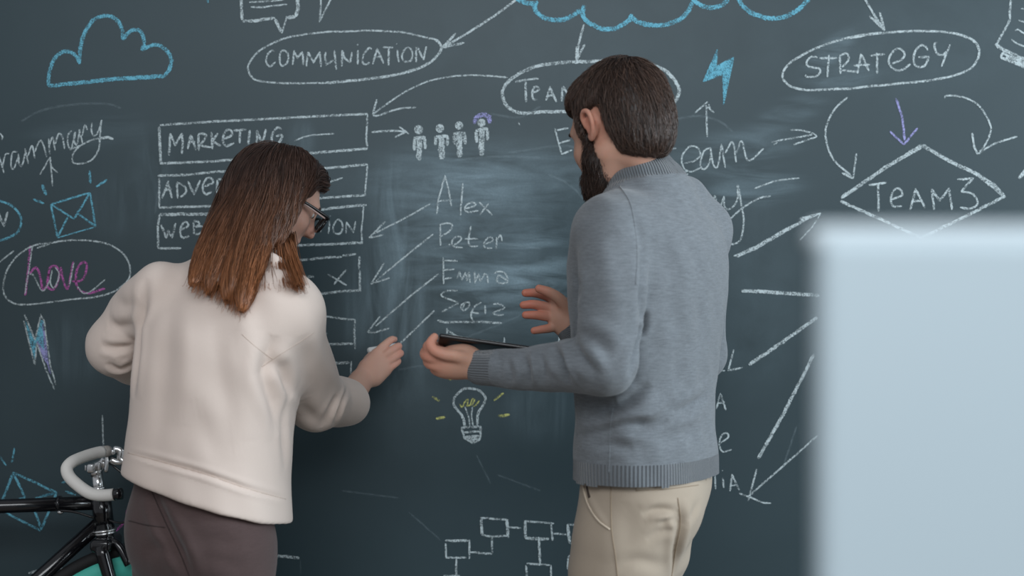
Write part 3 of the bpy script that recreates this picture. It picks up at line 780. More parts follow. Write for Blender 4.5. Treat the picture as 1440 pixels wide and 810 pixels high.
def grow_strands(V, Q, seeds, flow, length, nseg, r0, lift=0.002, jitter=0.15, bvh=None, taper=True, droop=0.0, tipout=0.0):
    """hair: strands that start on the mesh and run along the flow field close to the surface"""
    b = bvh or bvh_of(V, Q)
    Vs = []; Fs = []; base = 0; T = []; K = []
    for si, sd in enumerate(seeds):
        p = Vector(sd); ln = length(sd) * random.uniform(0.75, 1.2)
        jit = Vector((random.gauss(0, jitter), random.gauss(0, jitter), random.gauss(0, jitter)))
        lf = lift * random.uniform(0.1, 1.6)
        pts = []
        for i in range(nseg + 1):
            q = b.find_nearest(p)
            if q[0] is None: break
            n = q[1]
            t = i / nseg
            pts.append(q[0] + n * (lf * min(1, 3 * t + 0.15) + tipout * t * t))
            f = Vector(flow(np.array(q[0]))) + jit
            f = f - n * f.dot(n)
            if f.length < 1e-6: break
            p = q[0] + f.normalized() * (ln / nseg) + n * 0.0005
        if len(pts) < 3: continue
        pts = np.array(pts)
        tt = np.linspace(0, 1, len(pts))
        rr = r0 * random.uniform(0.7, 1.3) * (1 - 0.85 * tt ** 2 if taper else 1)
        Tn = np.gradient(pts, axis=0); Tn /= np.linalg.norm(Tn, axis=1)[:, None] + 1e-9
        A = np.cross(Tn, np.array([0.3, -0.9, 0.35])); A /= np.linalg.norm(A, axis=1)[:, None] + 1e-9
        B = np.cross(Tn, A)
        m = 3
        for a in range(m):
            an = 2 * math.pi * a / m
            Vs.append(pts + (rr[:, None]) * (math.cos(an) * A + math.sin(an) * B))
        n = len(pts)
        i = np.arange(n - 1)
        for a in range(m):
            a2 = (a + 1) % m
            Fs.append(np.stack([base + a * n + i, base + a2 * n + i, base + a2 * n + i + 1, base + a * n + i + 1], 1))
        T += [tt] * m; K += [np.full(n, random.random())] * m
        base += m * n
    return np.vstack(Vs), np.vstack(Fs), np.concatenate(T), np.concatenate(K)

def surface_seeds(V, Q, n, weight=None):
    c = V[Q].mean(1)
    a = np.linalg.norm(np.cross(V[Q[:, 2]] - V[Q[:, 0]], V[Q[:, 3]] - V[Q[:, 1]]), axis=1)
    if weight is not None: a = a * weight(c)
    a = a / a.sum()
    f = rng.choice(len(Q), n, p=a)
    w = rng.dirichlet((1, 1, 1, 1), n)
    return (V[Q[f]] * w[:, :, None]).sum(1)

def fabric(name, col, weave=900.0, bump=0.15, var=0.12, rough=0.9, sheen=0.3, rib=False, heather=0.0, bdist=0.0012):
    m, nt, b = new_mat(name)
    tc = N(nt, 'ShaderNodeTexCoord')
    n1 = N(nt, 'ShaderNodeTexNoise'); n1.inputs['Scale'].default_value = weave; n1.inputs['Detail'].default_value = 2
    L(nt, tc.outputs['Object'], n1.inputs['Vector'])
    mp = N(nt, 'ShaderNodeMapping'); mp.inputs['Scale'].default_value = (1, 1, 9)
    n2 = N(nt, 'ShaderNodeTexNoise'); n2.inputs['Scale'].default_value = 55; n2.inputs['Detail'].default_value = 3; n2.inputs['Roughness'].default_value = 0.7
    L(nt, tc.outputs['Object'], mp.inputs['Vector']); L(nt, mp.outputs[0], n2.inputs['Vector'])
    mx = N(nt, 'ShaderNodeMix', data_type='RGBA')
    mx.inputs['A'].default_value = (*[c * (1 - var) for c in col], 1); mx.inputs['B'].default_value = (*[c * (1 + var) for c in col], 1)
    fac = n1.outputs['Fac']
    if heather:
        ma = N(nt, 'ShaderNodeMath', operation='MULTIPLY_ADD'); ma.inputs[1].default_value = heather
        mc = N(nt, 'ShaderNodeMath', operation='SUBTRACT'); mc.inputs[1].default_value = 0.5
        L(nt, n2.outputs['Fac'], mc.inputs[0]); L(nt, mc.outputs[0], ma.inputs[0]); L(nt, n1.outputs['Fac'], ma.inputs[2]); fac = ma.outputs[0]
    L(nt, fac, mx.inputs['Factor']); out = mx.outputs['Result']
    h = n1.outputs['Fac']
    if rib:
        at = N(nt, 'ShaderNodeAttribute'); at.attribute_name = 'rib'
        si = N(nt, 'ShaderNodeMath', operation='SINE'); L(nt, at.outputs['Fac'], si.inputs[0])
        ma = N(nt, 'ShaderNodeMath', operation='MULTIPLY_ADD'); ma.inputs[1].default_value = 1.1
        L(nt, si.outputs[0], ma.inputs[0]); L(nt, n1.outputs['Fac'], ma.inputs[2]); h = ma.outputs[0]
        m2 = N(nt, 'ShaderNodeMix', data_type='RGBA')
        mr = N(nt, 'ShaderNodeMapRange'); mr.inputs['From Min'].default_value = -1; mr.inputs['To Min'].default_value = 0.62; mr.inputs['To Max'].default_value = 1.0
        L(nt, si.outputs[0], mr.inputs['Value'])
        m2.blend_type = 'MULTIPLY'; m2.inputs['Factor'].default_value = 1
        L(nt, out, m2.inputs['A']); L(nt, mr.outputs[0], m2.inputs['B']); out = m2.outputs['Result']
    L(nt, out, b.inputs['Base Color'])
    b.inputs['Roughness'].default_value = rough
    b.inputs['Specular IOR Level'].default_value = 0.15
    b.inputs['Sheen Weight'].default_value = sheen; b.inputs['Sheen Roughness'].default_value = 0.5
    bp = N(nt, 'ShaderNodeBump'); bp.inputs['Strength'].default_value = min(1, bump * (4 if rib else 1)); bp.inputs['Distance'].default_value = bdist
    L(nt, h, bp.inputs['Height']); L(nt, bp.outputs['Normal'], b.inputs['Normal'])
    return m

def skin_mat(name, col, red):
    m, nt, b = new_mat(name)
    tc = N(nt, 'ShaderNodeTexCoord')
    n1 = N(nt, 'ShaderNodeTexNoise'); n1.inputs['Scale'].default_value = 28; n1.inputs['Detail'].default_value = 4
    L(nt, tc.outputs['Object'], n1.inputs['Vector'])
    mx = N(nt, 'ShaderNodeMix', data_type='RGBA'); mx.inputs['A'].default_value = (*col, 1); mx.inputs['B'].default_value = (*red, 1)
    at = N(nt, 'ShaderNodeAttribute'); at.attribute_name = 'flush'
    ma = N(nt, 'ShaderNodeMath', operation='MULTIPLY_ADD'); ma.inputs[1].default_value = 0.35
    L(nt, n1.outputs['Fac'], ma.inputs[0]); L(nt, at.outputs['Fac'], ma.inputs[2])
    cl = N(nt, 'ShaderNodeClamp'); L(nt, ma.outputs[0], cl.inputs['Value'])
    L(nt, cl.outputs[0], mx.inputs['Factor']); L(nt, mx.outputs['Result'], b.inputs['Base Color'])
    b.inputs['Roughness'].default_value = 0.55; b.inputs['Specular IOR Level'].default_value = 0.35
    b.inputs['Subsurface Weight'].default_value = 0.25; b.inputs['Subsurface Radius'].default_value = (0.012, 0.005, 0.003); b.inputs['Subsurface Scale'].default_value = 0.6
    n2 = N(nt, 'ShaderNodeTexNoise'); n2.inputs['Scale'].default_value = 420
    L(nt, tc.outputs['Object'], n2.inputs['Vector'])
    bp = N(nt, 'ShaderNodeBump'); bp.inputs['Strength'].default_value = 0.15; bp.inputs['Distance'].default_value = 0.0006
    L(nt, n2.outputs['Fac'], bp.inputs['Height']); L(nt, bp.outputs['Normal'], b.inputs['Normal'])
    return m

def hair_mat(name, root, tip, rough=0.42):
    """colour runs from root to tip; each strand has its own shade"""
    m, nt, b = new_mat(name)
    at = N(nt, 'ShaderNodeAttribute'); at.attribute_name = 'along'
    ak = N(nt, 'ShaderNodeAttribute'); ak.attribute_name = 'shade'
    mx = N(nt, 'ShaderNodeMix', data_type='RGBA'); mx.inputs['A'].default_value = (*root, 1); mx.inputs['B'].default_value = (*tip, 1)
    L(nt, at.outputs['Fac'], mx.inputs['Factor'])
    mr = N(nt, 'ShaderNodeMapRange'); mr.inputs['To Min'].default_value = 0.45; mr.inputs['To Max'].default_value = 1.6
    L(nt, ak.outputs['Fac'], mr.inputs['Value'])
    m2 = N(nt, 'ShaderNodeMix', data_type='RGBA'); m2.blend_type = 'MULTIPLY'; m2.inputs['Factor'].default_value = 1
    L(nt, mx.outputs['Result'], m2.inputs['A']); L(nt, mr.outputs[0], m2.inputs['B'])
    L(nt, m2.outputs['Result'], b.inputs['Base Color'])
    b.inputs['Roughness'].default_value = rough; b.inputs['Specular IOR Level'].default_value = 0.45
    return m

def head_frame(yaw, pitch, roll=0.0):
    """yaw: 0 faces the board, positive turns to the left of the picture; pitch positive looks down. columns F, L, U"""
    Fv = np.array([-math.sin(yaw) * math.cos(pitch), math.cos(yaw) * math.cos(pitch), -math.sin(pitch)])
    Lv = np.array([-math.cos(yaw), -math.sin(yaw), 0.0])
    Uv = np.cross(Fv, Lv)
    if roll:
        Lr = Lv * math.cos(roll) + Uv * math.sin(roll); Uv = Uv * math.cos(roll) - Lv * math.sin(roll); Lv = Lr
    return np.stack([Fv, Lv, Uv], 1)

def add_head(f, c, R, s=1.0, jaw=1.0, ear=1.0, sk=1.0):
    """skull, face, nose, lips, ears of one head in the field f; local axes: forward, left, up"""
    W = lambda p: c + R @ (np.array(p, float) * s)
    f.ell(W((-0.012, 0, 0.028 * sk ** 3)), np.array((0.098, 0.076, 0.088)) * s * sk, R, 0.0)
    f.ell(W((0.040, 0, -0.022)), np.array((0.055, 0.060, 0.080)) * s, R, 0.03)
    f.ell(W((0.045, 0, -0.070)), np.array((0.046, 0.047 * jaw, 0.046)) * s, R, 0.03)
    f.ell(W((0.072, 0, -0.100)), np.array((0.020, 0.024 * jaw, 0.017)) * s, R, 0.025)
    for e in (-1, 1):
        f.cap(W((0.0, 0.052 * e, -0.055)), W((0.060, 0.022 * e, -0.100)), 0.018 * s, 0.016 * s, 0.03)      # jaw line
        f.ell(W((0.062, 0.038 * e, -0.030)), np.array((0.022, 0.022, 0.020)) * s, R, 0.02)                 # cheekbone
    f.ell(W((0.078, 0, 0.018)), np.array((0.016, 0.048, 0.011)) * s, R, 0.018)                             # brow
    for e in (-1, 1):
        f.ell(W((0.094, 0.031 * e, 0.000)), np.array((0.014, 0.017, 0.011)) * s, R, 0.012, 'sub')
        f.ell(W((0.076, 0.031 * e, 0.000)), np.array((0.0125, 0.0125, 0.0115)) * s, R, 0.004)              # lids over the eyeball
    f.chain([W((0.088, 0, 0.008)), W((0.103, 0, -0.016)), W((0.112, 0, -0.032))], np.array((0.0065, 0.008, 0.010)) * s, 0.010)
    for e in (-1, 1): f.ell(W((0.101, 0.011 * e, -0.035)), np.array((0.010, 0.008, 0.007)) * s, R, 0.007)
    f.cap(W((0.092, -0.018, -0.064)), W((0.092, 0.018, -0.064)), 0.006 * s, None, 0.008)                    # lips
    f.cap(W((0.088, -0.016, -0.074)), W((0.088, 0.016, -0.074)), 0.0065 * s, None, 0.008)
    f.cap(W((0.099, -0.024, -0.069)), W((0.099, 0.024, -0.069)), 0.0025 * s, None, 0.003, 'sub')
    for e in (-1, 1):                                                                                      # ears
        E_ = lambda x, y, z: W((-0.006 + (x + 0.006) * ear, y * e, -0.004 + (z + 0.004) * ear))
        f.ell(E_(-0.006, 0.077, -0.006), np.array((0.017 * ear, 0.009, 0.028 * ear)) * s, R, 0.008)
        rim = [(0.010, 0.078, -0.002), (0.010, 0.083, 0.018), (-0.004, 0.088, 0.028), (-0.020, 0.090, 0.020), (-0.023, 0.088, 0.0), (-0.014, 0.083, -0.022), (0.002, 0.078, -0.034), (0.008, 0.076, -0.026)]
        f.chain([E_(*q) for q in rim], np.full(len(rim), 0.0048 * s), 0.003, step=0.008)
        f.ell(E_(-0.002, 0.089, -0.002), np.array((0.010 * ear, 0.007, 0.015 * ear)) * s, R, 0.004, 'sub')
    return W
# ------------------------------------------------------------------ the man: grey turtleneck, khaki trousers, beard, tablet in the left hand
SKIN_M = skin_mat('skin_man', (0.56, 0.34, 0.25), (0.60, 0.22, 0.15))
KNIT = fabric('grey_knit', (0.166, 0.183, 0.200), 700, 0.25, 0.30, 0.95, 0.25, heather=1.7)
KNIT_RIB = fabric('grey_rib_knit', (0.166, 0.183, 0.200), 700, 0.2, 0.15, 0.95, 0.4, rib=True, heather=0.8)
KHAKI = fabric('khaki_twill', (0.40, 0.33, 0.26), 1100, 0.12, 0.08, 0.85, 0.15)
KHAKI_SEAM = fabric('khaki_seam', (0.30, 0.235, 0.17), 1100, 0.1, 0.08, 0.9, 0.1)
KHAKI_EDGE = fabric('khaki_edge', (0.56, 0.47, 0.37), 1100, 0.1, 0.08, 0.9, 0.1)
DARK_GAP = simple('pocket_gap_shade', (0.05, 0.035, 0.028), 0.9)  # near-black colour painting the shade inside the pocket
SHOE = simple('brown_leather', (0.08, 0.045, 0.03), 0.4, bump=0.1)
SOLE = simple('rubber_sole', (0.03, 0.03, 0.03), 0.8)

YM = math.radians(59)                 # the man faces away, turned to the left
fM = np.array([-math.sin(YM), math.cos(YM), 0]); lM = np.array([-math.cos(YM), -math.sin(YM), 0])
yawM = math.atan2(lM[1], lM[0])
X0, Y0 = (911 - 720) / F * 2.55, 2.55 - D
def zrow(py, d=2.55): return CZ - (py - 405) / F * d
def xrow(px, d=2.55): return (px - 720) / F * d

man = empty('person', (X0, Y0, 0.0), 'bearded person in a grey turtleneck sweater and khaki trousers holding a black tablet', 'person')

sM = 0.97
# joints
LS = P(863, 334, 2.41); LE = P(852, 512, 2.345); LW = P(676, 517, 2.475)
RS = P(970, 336, 2.70); RE = P(984, 500, 2.80); RW = P(806, 464, 2.70)
headM = P(872, 179, 2.55); RM = head_frame(math.radians(39), math.radians(19))

def torso_rows_man(g=0.0):
    r = []
    for py, cx, a, b in ((700, 911, .168, .112), (640, 910, .168, .112), (590, 909, .163, .108), (540, 909, .166, .109), (470, 911, .178, .117), (400, 913, .188, .123),
                         (350, 914, .186, .120), (320, 914, .172, .106), (297, 913, .140, .088), (275, 912, .100, .074), (255, 911, .070, .064), (240, 910, .055, .055)):
        r.append((zrow(py), xrow(cx), Y0, a - g, b - g))
    return r

# --- sweater
f = Field(axis_of((-0.10, 0.47, 0.0034)), axis_of((-0.86, -0.14, 0.0036)), axis_of((zrow(700), 1.66, 0.0036)))
f.loft(torso_rows_man(), yawM, 0.0)
f.ell(P(864, 322, 2.43), (0.060, 0.060, 0.048), k=0.05)
f.ell(P(966, 326, 2.68), (0.060, 0.060, 0.050), k=0.05)
f.ell(P(862, 310, 2.45), (.05, .05, .04), k=0.04)
f.chain([LS, P(861, 400, 2.36), LE], [.061, .0555, .047], 0.014)
f.chain([P(925, 268, 2.57), P(960, 282, 2.62), P(990, 320, 2.68)], [.045, .047, .050], 0.03)
f.chain([LE, P(800, 515, 2.405), P(740, 519, 2.44), LW], [.050, .045, .037, .031], 0.018)
f.chain([RS, P(981, 410, 2.75), RE], [.061, .057, .048], 0.04)
f.chain([RE, P(895, 485, 2.76), RW], [.048, .041, .031], 0.02)
neckM = [P(912, 290, 2.545), P(902, 252, 2.55), P(889, 215, 2.56)]
f.chain(neckM, [.074, .0625, .0585], 0.03)
ax_n = (neckM[2] - neckM[0]) / np.linalg.norm(neckM[2] - neckM[0])
# collar top: rises at the nape, drops towards the throat
cnrm = ax_n * 1.0 - np.array([-math.sin(math.radians(50)), math.cos(math.radians(50)), 0]) * 0.10
ctop = P(893, 224, 2.555)
cn = cnrm / np.linalg.norm(cnrm)
X, Y, Z = f._co((slice(None),) * 3)
dp = (X - ctop[0]) * cn[0] + (Y - ctop[1]) * cn[1] + (Z - ctop[2]) * cn[2]
near = (X - ctop[0]) ** 2 + (Y - ctop[1]) ** 2 < 0.13 ** 2
f.D = np.where(near, smax(f.D, dp.astype(np.float32), 0.006), f.D)
wd = LW - P(740, 519, 2.44); wd /= np.linalg.norm(wd)
V, Q = f.mesh()
V = smooth_mesh(V, Q, 2, 0.5)
bv = bvh_of(V, Q)
folds = [
    # forearm folds running across the sleeve
    ([(708, 498), (716, 520), (712, 545)], .008, -0.0060), ([(730, 496), (742, 522), (738, 548)], .008, -0.0067), ([(757, 494), (765, 518), (760, 540)], .008, -0.0053),
    ([(775, 488), (792, 512), (798, 540)], .010, -0.0083), ([(800, 476), (818, 502), (840, 530)], .010, -0.0097), ([(806, 470), (838, 480), (862, 500)], .012, -0.0067),
    ([(696, 492), (703, 515), (700, 543)], .007, -0.0045), ([(783, 482), (800, 505), (812, 540)], .006, 0.0045), ([(746, 492), (753, 515), (750, 542)], .006, 0.0045),
    # side body folds under the elbow
    ([(812, 590), (850, 582), (890, 560), (915, 540)], .010, -.0115), ([(810, 612), (850, 606), (885, 598), (915, 598), (940, 590)], .010, -.0125),
    ([(860, 604), (890, 592), (925, 570), (950, 548)], .011, .0075), ([(945, 580), (970, 572), (995, 556)], .010, -.0080), ([(820, 624), (850, 622), (890, 628)], .009, -.0070),
    ([(905, 612), (945, 614), (985, 606)], .012, -.0040), ([(890, 545), (897, 480), (902, 420), (905, 360)], .012, -.0055), ([(925, 560), (950, 520), (968, 470)], .018, -.0035),
    ([(808, 570), (830, 568), (868, 566)], .012, -.0060), ([(935, 600), (965, 560), (985, 500)], .016, .0030),
    # upper arm and armhole
    ([(805, 385), (815, 402), (812, 425)], .010, -.0040), ([(893, 300), (902, 345), (903, 400), (898, 450)], .008, -.0035), ([(905, 420), (900, 460), (892, 500), (884, 530)], .008, -.008), ([(845, 300), (850, 360), (848, 420)], .022, .0025),
    ([(880, 250), (905, 262), (930, 258)], .016, -.0020), ([(880, 500), (870, 525), (845, 545)], .012, .0030),
    # back
    ([(930, 330), (945, 400), (950, 470)], .025, -.0030), ([(975, 340), (985, 420), (985, 500)], .020, -.0030),
    # collar fold
    ([(848, 268), (862, 256), (885, 247), (915, 243), (944, 244)], .006, -.0030),
]
V = sculpt(V, Q, bv, folds)
# soft cloth irregularity
Nn = vnormals(V, Q)
ph = V @ np.array([[38, 11, 60], [21, 55, 25], [70, 20, 15]]).T
V = V + Nn * (0.0011 * np.sin(ph[:, 0]) * np.sin(ph[:, 1] + 1) + 0.0006 * np.sin(ph[:, 2] * 1.7))[:, None]
cen = V[Q].mean(1)
cpx, cpy = px_of(cen)
# hem, cuffs and collar become ribbed parts
hem_z = zrow(640)
is_hem = cen[:, 2] < hem_z
neck_line = np.interp(cpx, [846, 862, 885, 915, 946], [274, 262, 252, 246, 244])
rad_n = np.hypot(cen[:, 0] - neckM[1][0], cen[:, 1] - neckM[1][1])
is_col = (cpy < neck_line) & (rad_n < 0.085) & (cen[:, 2] > zrow(275))
wl = LW - wd * 0.030
is_cuffL = ((cen - wl) @ wd > 0) & (np.linalg.norm(cen - LW, axis=1) < 0.07)
wdr = RW - RE; wdr /= np.linalg.norm(wdr)
is_cuffR = ((cen - (RW - wdr * 0.03)) @ wdr > 0) & (np.linalg.norm(cen - RW, axis=1) < 0.07)
# drop the closing caps: bottom of the hem, top of the collar, ends of the cuffs
cap_hem = cen[:, 2] < zrow(669)
body_mask = ~(is_hem | is_col | is_cuffL | is_cuffR)
v, q, u = submesh(V, Q, body_mask)
sweater = link_mesh('sweater', v, q, KNIT, man)
def ring_angle(v, c, axis):
    axis = axis / np.linalg.norm(axis)
    a1 = np.cross(axis, [0.3, 0.8, 0.52]); a1 /= np.linalg.norm(a1); a2 = np.cross(axis, a1)
    return np.arctan2((v - c) @ a2, (v - c) @ a1)
def rib_part(name, mask, c, axis, nrib, fold=None):
    v, q, u = submesh(V, Q, mask)
    o = link_mesh(name, v, q, KNIT_RIB, sweater)
    a1 = ring_angle(v, c, axis)
    # keep the seam of the angle on the hidden side continuous by using whole ribs
    set_attr(o, 'rib', a1 * nrib)
    return o
rib_part('hem_band', is_hem & ~cap_hem, np.array([xrow(908), Y0, 1.0]), np.array([0, 0, 1.0]), 150)
rib_part('turtleneck_collar', is_col, neckM[1], ax_n, 88)
rib_part('cuff', is_cuffL, LW, wd, 44)
rib_part('cuff', is_cuffR, RW, wdr, 44)
# sleeve seam
bv = bvh_of(V, Q)
smv = MB()
smv.add(seam_tube(bv, [(872, 262), (886, 285), (893, 320), (896, 360), (894, 400)], 0.0016, -0.0004))
smv.build('armhole_seam', KNIT, sweater)
smv = MB(); smv.add(seam_tube(bv, [(862, 575), (858, 600), (857, 640), (856, 665)], 0.0013, -0.0003)); smv.build('side_seam', KNIT, sweater)

# --- trousers
f = Field(axis_of((-0.06, 0.44, 0.0031)), axis_of((-0.82, -0.24, 0.0034)), axis_of((0.03, 0.72, 0.014), (0.72, 1.05, 0.0030)))
hipc = np.array([xrow(907), Y0, 0])
rows = [(zrow(655), xrow(911), Y0, .150, .100), (zrow(690), xrow(909), Y0, .152, .102), (zrow(730), xrow(902), Y0, .145, .095), (zrow(765), xrow(893), Y0, .134, .087), (zrow(800), xrow(888), Y0, .130, .085), (zrow(830), xrow(885), Y0, .09, .06)]
f.loft(rows, yawM, 0.0)
HLm = P(872, 770, 2.485); HRm = P(913, 755, 2.62)
KLm = np.array([HLm[0] - 0.055, HLm[1] + 0.035, 0.50]); KRm = np.array([HRm[0] - 0.03, HRm[1] + 0.01, 0.50])
ALm = np.array([KLm[0] + 0.005, KLm[1] - 0.02, 0.09]); ARm = np.array([KRm[0] + 0.02, KRm[1] - 0.01, 0.09])
f.chain([HLm, HLm * .5 + KLm * .5, KLm, KLm * .5 + ALm * .5, ALm], [.071, .069, .064, .062, .060], 0.05)
f.chain([HRm, HRm * .5 + KRm * .5, KRm, KRm * .5 + ARm * .5, ARm], [.064, .064, .062, .060, .058], 0.03)
f.ell(P(926, 715, 2.50), (.070, .074, .072), k=0.05)      # seat, near side
f.plane((0, 0, 0.045), (0, 0, -1))
V, Q = f.mesh(); V = smooth_mesh(V, Q, 2)
bv = bvh_of(V, Q)
folds = [([(902, 724), (922, 717), (943, 719), (955, 733)], .0065, -.0048), ([(925, 738), (942, 731), (956, 737)], .0055, -.0040), ([(950, 705), (957, 735), (951, 775), (945, 812)], .009, -.0085),
         ([(908, 760), (930, 746), (953, 744)], .0075, -.0026), ([(868, 800), (895, 788), (935, 796)], .010, -.0028), ([(880, 705), (884, 745), (880, 795)], .018, -.0022),
         ([(912, 730), (930, 726), (945, 729)], .006, .0022), ([(824, 688), (838, 718), (856, 743)], .007, .0028), ([(962, 742), (974, 722), (986, 702)], .009, -.0024), ([(955, 770), (965, 745), (972, 725)], .007, .0018)]
V = sculpt(V, Q, bv, folds); bv = bvh_of(V, Q)
trousers = link_mesh('trousers', V, Q, KHAKI, man)
mb = MB(); mb.add(seam_tube(bv, [(859, 668), (859, 700), (860, 745), (865, 780), (869, 815)], 0.0013, 0.0)); mb.build('side_seam', KHAKI_SEAM, trousers)
mb = MB(); mb.add(seam_tube(bv, [(953, 700), (957, 735), (950, 775), (944, 812)], 0.0013, 0.0)); mb.build('seat_seam', KHAKI_SEAM, trousers)
mb = MB(); mb.add(seam_tube(bv, [(820, 668), (822, 690), (829, 712), (842, 732), (858, 745)], 0.0019, 0.0012)); mb.build('pocket_edge', KHAKI_EDGE, trousers)
mb = MB(); mb.add(seam_tube(bv, [(823, 668), (825, 678), (826, 688), (829, 700)], 0.0032, -0.0012)); mb.build('pocket_opening_shade', DARK_GAP, trousers)  # dark strip standing in for the shade of the pocket gap
mb = MB(); mb.add(seam_tube(bv, [(894, 683), (930, 679), (980, 675)], 0.0009, 0.0)); mb.add(seam_tube(bv, [(895, 690), (935, 688), (982, 682)], 0.0009, 0.0)); mb.add(seam_tube(bv, [(894, 682), (895, 691)], 0.0009, 0.0)); mb.build('back_pocket_welt', KHAKI_SEAM, trousers)

# --- shoes
def shoe(ank, fw, par, name='shoe'):
    c = np.array([ank[0], ank[1], 0]); lt = np.array([-fw[1], fw[0], 0])
    R = np.stack([fw, lt, [0, 0, 1]], 1)
    f = Field(axis_of((c[0] - .26, c[0] + .26, .006)), axis_of((c[1] - .26, c[1] + .26, .006)), axis_of((0.0, 0.2, .006)))
    f.ell(c + fw * 0.09 + [0, 0, .045], (.115, .046, .042), R, 0.0)
    f.ell(c + fw * -0.02 + [0, 0, .06], (.06, .04, .055), R, 0.03)
    f.cap(c + [0, 0, .07], c + [0, 0, .13], .045, .045, 0.03)
    f.plane((0, 0, 0.018), (0, 0, -1))
    V, Q = f.mesh()
    o = link_mesh(name, V, Q, SHOE, par)
    f = Field(axis_of((c[0] - .26, c[0] + .26, .006)), axis_of((c[1] - .26, c[1] + .26, .006)), axis_of((-0.006, 0.04, .003)))
    f.ell(c + fw * 0.085 + [0, 0, .015], (.125, .050, .06), R, 0.0)
    f.ell(c + fw * -0.025 + [0, 0, .015], (.066, .042, .06), R, 0.03)
    f.plane((0, 0, 0.001), (0, 0, -1)); f.plane((0, 0, 0.02), (0, 0, 1))
    V, Q = f.mesh(); link_mesh('sole', V, Q, SOLE, o)
shoe(ALm, fM, man); shoe(ARm, fM, man)

# --- body: head, neck, trunk, arms, hands and legs as one surface
f = Field(axis_of((-0.19, 0.14, 0.0020), (0.14, 0.46, 0.0030)), axis_of((-0.84, -0.17, 0.0024)), axis_of((0.05, 0.85, 0.016), (0.85, 1.13, 0.006), (1.13, 1.80, 0.0024)))
f.loft([r for r in torso_rows_man(0.016) if zrow(600) < r[0] < zrow(300)], yawM, 0.0)
f.loft([(z, x, y, a - .026, b - .026) for z, x, y, a, b in rows], yawM, 0.03)
for S, U, E, G1, G2, W, H, K, A in ((LS, P(861, 400, 2.36), LE, P(800, 515, 2.405), P(740, 519, 2.44), LW, HLm, KLm, ALm), (RS, P(981, 410, 2.75), RE, P(895, 485, 2.76), P(850, 475, 2.73), RW, HRm, KRm, ARm)):
    f.chain([S, U, E], [.046, .041, .034], 0.03)
    f.chain([E, G1, G2, W], [.032, .028, .022, .0225], 0.01)
    f.chain([H, K, K * .5 + A * .5, A], [.058, .050, .044, .038], 0.04)
f.chain([P(911, 290, 2.55), P(900, 250, 2.552), P(886, 212, 2.555), headM + RM @ np.array([-.02, 0, -.04])], [.062, .055, .053, .056], 0.03)
WM_ = add_head(f, headM, RM, sM, 1.05, 0.82)
# left hand under the tablet
lw = P(668, 515, 2.478)
f.chain([P(680, 517, 2.473), lw, P(652, 511, 2.478)], [.0225, .0235, .024], 0.012)
f.ell(P(636, 509, 2.482), (.034, .017, .026), head_frame(math.radians(90), 0)[:, [0, 1, 2]], 0.02)
f.chain([P(655, 504, 2.485), P(628, 512, 2.48)], [.022, .020], 0.02)
f.chain([P(658, 506, 2.462), P(641, 501, 2.452), P(626, 499, 2.450), P(611, 493, 2.452), P(605, 483, 2.458), P(611, 474, 2.462)], [.0125, .0110, .0098, .0092, .0086, .0072], 0.006, step=0.008)   # thumb over the edge
f.chain([P(630, 498, 2.470), P(611, 493, 2.466), P(602, 489, 2.487), P(604, 485, 2.520), P(618, 487, 2.545)], [.0105, .0100, .0092, .0085, .0072], 0.004, step=0.008)
f.chain([P(630, 507, 2.472), P(608, 503, 2.468), P(598, 499, 2.492), P(601, 492, 2.528), P(620, 490, 2.555)], [.0105, .0102, .0094, .0086, .0072], 0.004, step=0.008)
f.chain([P(632, 516, 2.476), P(612, 514, 2.472), P(602, 509, 2.495), P(606, 500, 2.530), P(624, 494, 2.556)], [.0104, .0100, .0092, .0084, .0070], 0.004, step=0.008)
f.chain([P(636, 524, 2.482), P(620, 523, 2.480), P(611, 519, 2.500), P(613, 510, 2.530), P(628, 502, 2.552)], [.0098, .0092, .0084, .0076, .0064], 0.004, step=0.008)
# right hand open, gesturing behind the sleeve
f.chain([RW, P(800, 458, 2.70), P(792, 448, 2.70)], [.0245, .0235, .020], 0.012)
f.chain([P(802, 440, 2.70), P(786, 430, 2.70)], [.019, .014], 0.02)
f.chain([P(796, 455, 2.70), P(784, 452, 2.70)], [.018, .013], 0.02)
f.ell(P(792, 443, 2.70), (.026, .016, .032), k=0.016)
f.chain([P(790, 428, 2.705), P(770, 417, 2.71), P(754, 412, 2.705), P(739, 412, 2.70)], [.0105, .0096, .0088, .0078], 0.005, step=0.008)
f.chain([P(786, 437, 2.70), P(766, 431, 2.695), P(750, 428, 2.69), P(736, 429, 2.69)], [.0102, .0095, .0088, .0076], 0.004, step=0.008)
f.chain([P(786, 446, 2.70), P(768, 445, 2.692), P(753, 443, 2.686), P(739, 443, 2.686)], [.0100, .0092, .0085, .0074], 0.004, step=0.008)
f.chain([P(788, 455, 2.70), P(775, 461, 2.69), P(763, 463, 2.684), P(751, 465, 2.682)], [.0098, .0088, .0080, .0070], 0.004, step=0.008)
f.chain([P(800, 436, 2.685), P(786, 420, 2.672), P(772, 411, 2.665), P(758, 406, 2.664)], [.0125, .0112, .0098, .0080], 0.008, step=0.008)     # thumb
V, Q = f.mesh(); V = smooth_mesh(V, Q, 1, 0.4)
body = link_mesh('body', V, Q, SKIN_M, man)
px_, py_ = px_of(V)
loc = (V - headM) @ RM / sM
flush = 0.55 * np.exp(-(((loc - [-.004, .085, 0]) / [.03, .02, .035]) ** 2).sum(1))
fing = np.zeros(len(V))
m = (px_ < 775) & (px_ > 720) & (py_ > 400) & (py_ < 480) & (V[:, 1] > -0.6)
fing[m] = np.clip((785 - px_[m]) / 40, 0, 1) * 0.8
m = (px_ < 640) & (py_ > 460) & (py_ < 540)
fing[m] = np.clip((640 - px_[m]) / 40, 0, 1) * 0.45
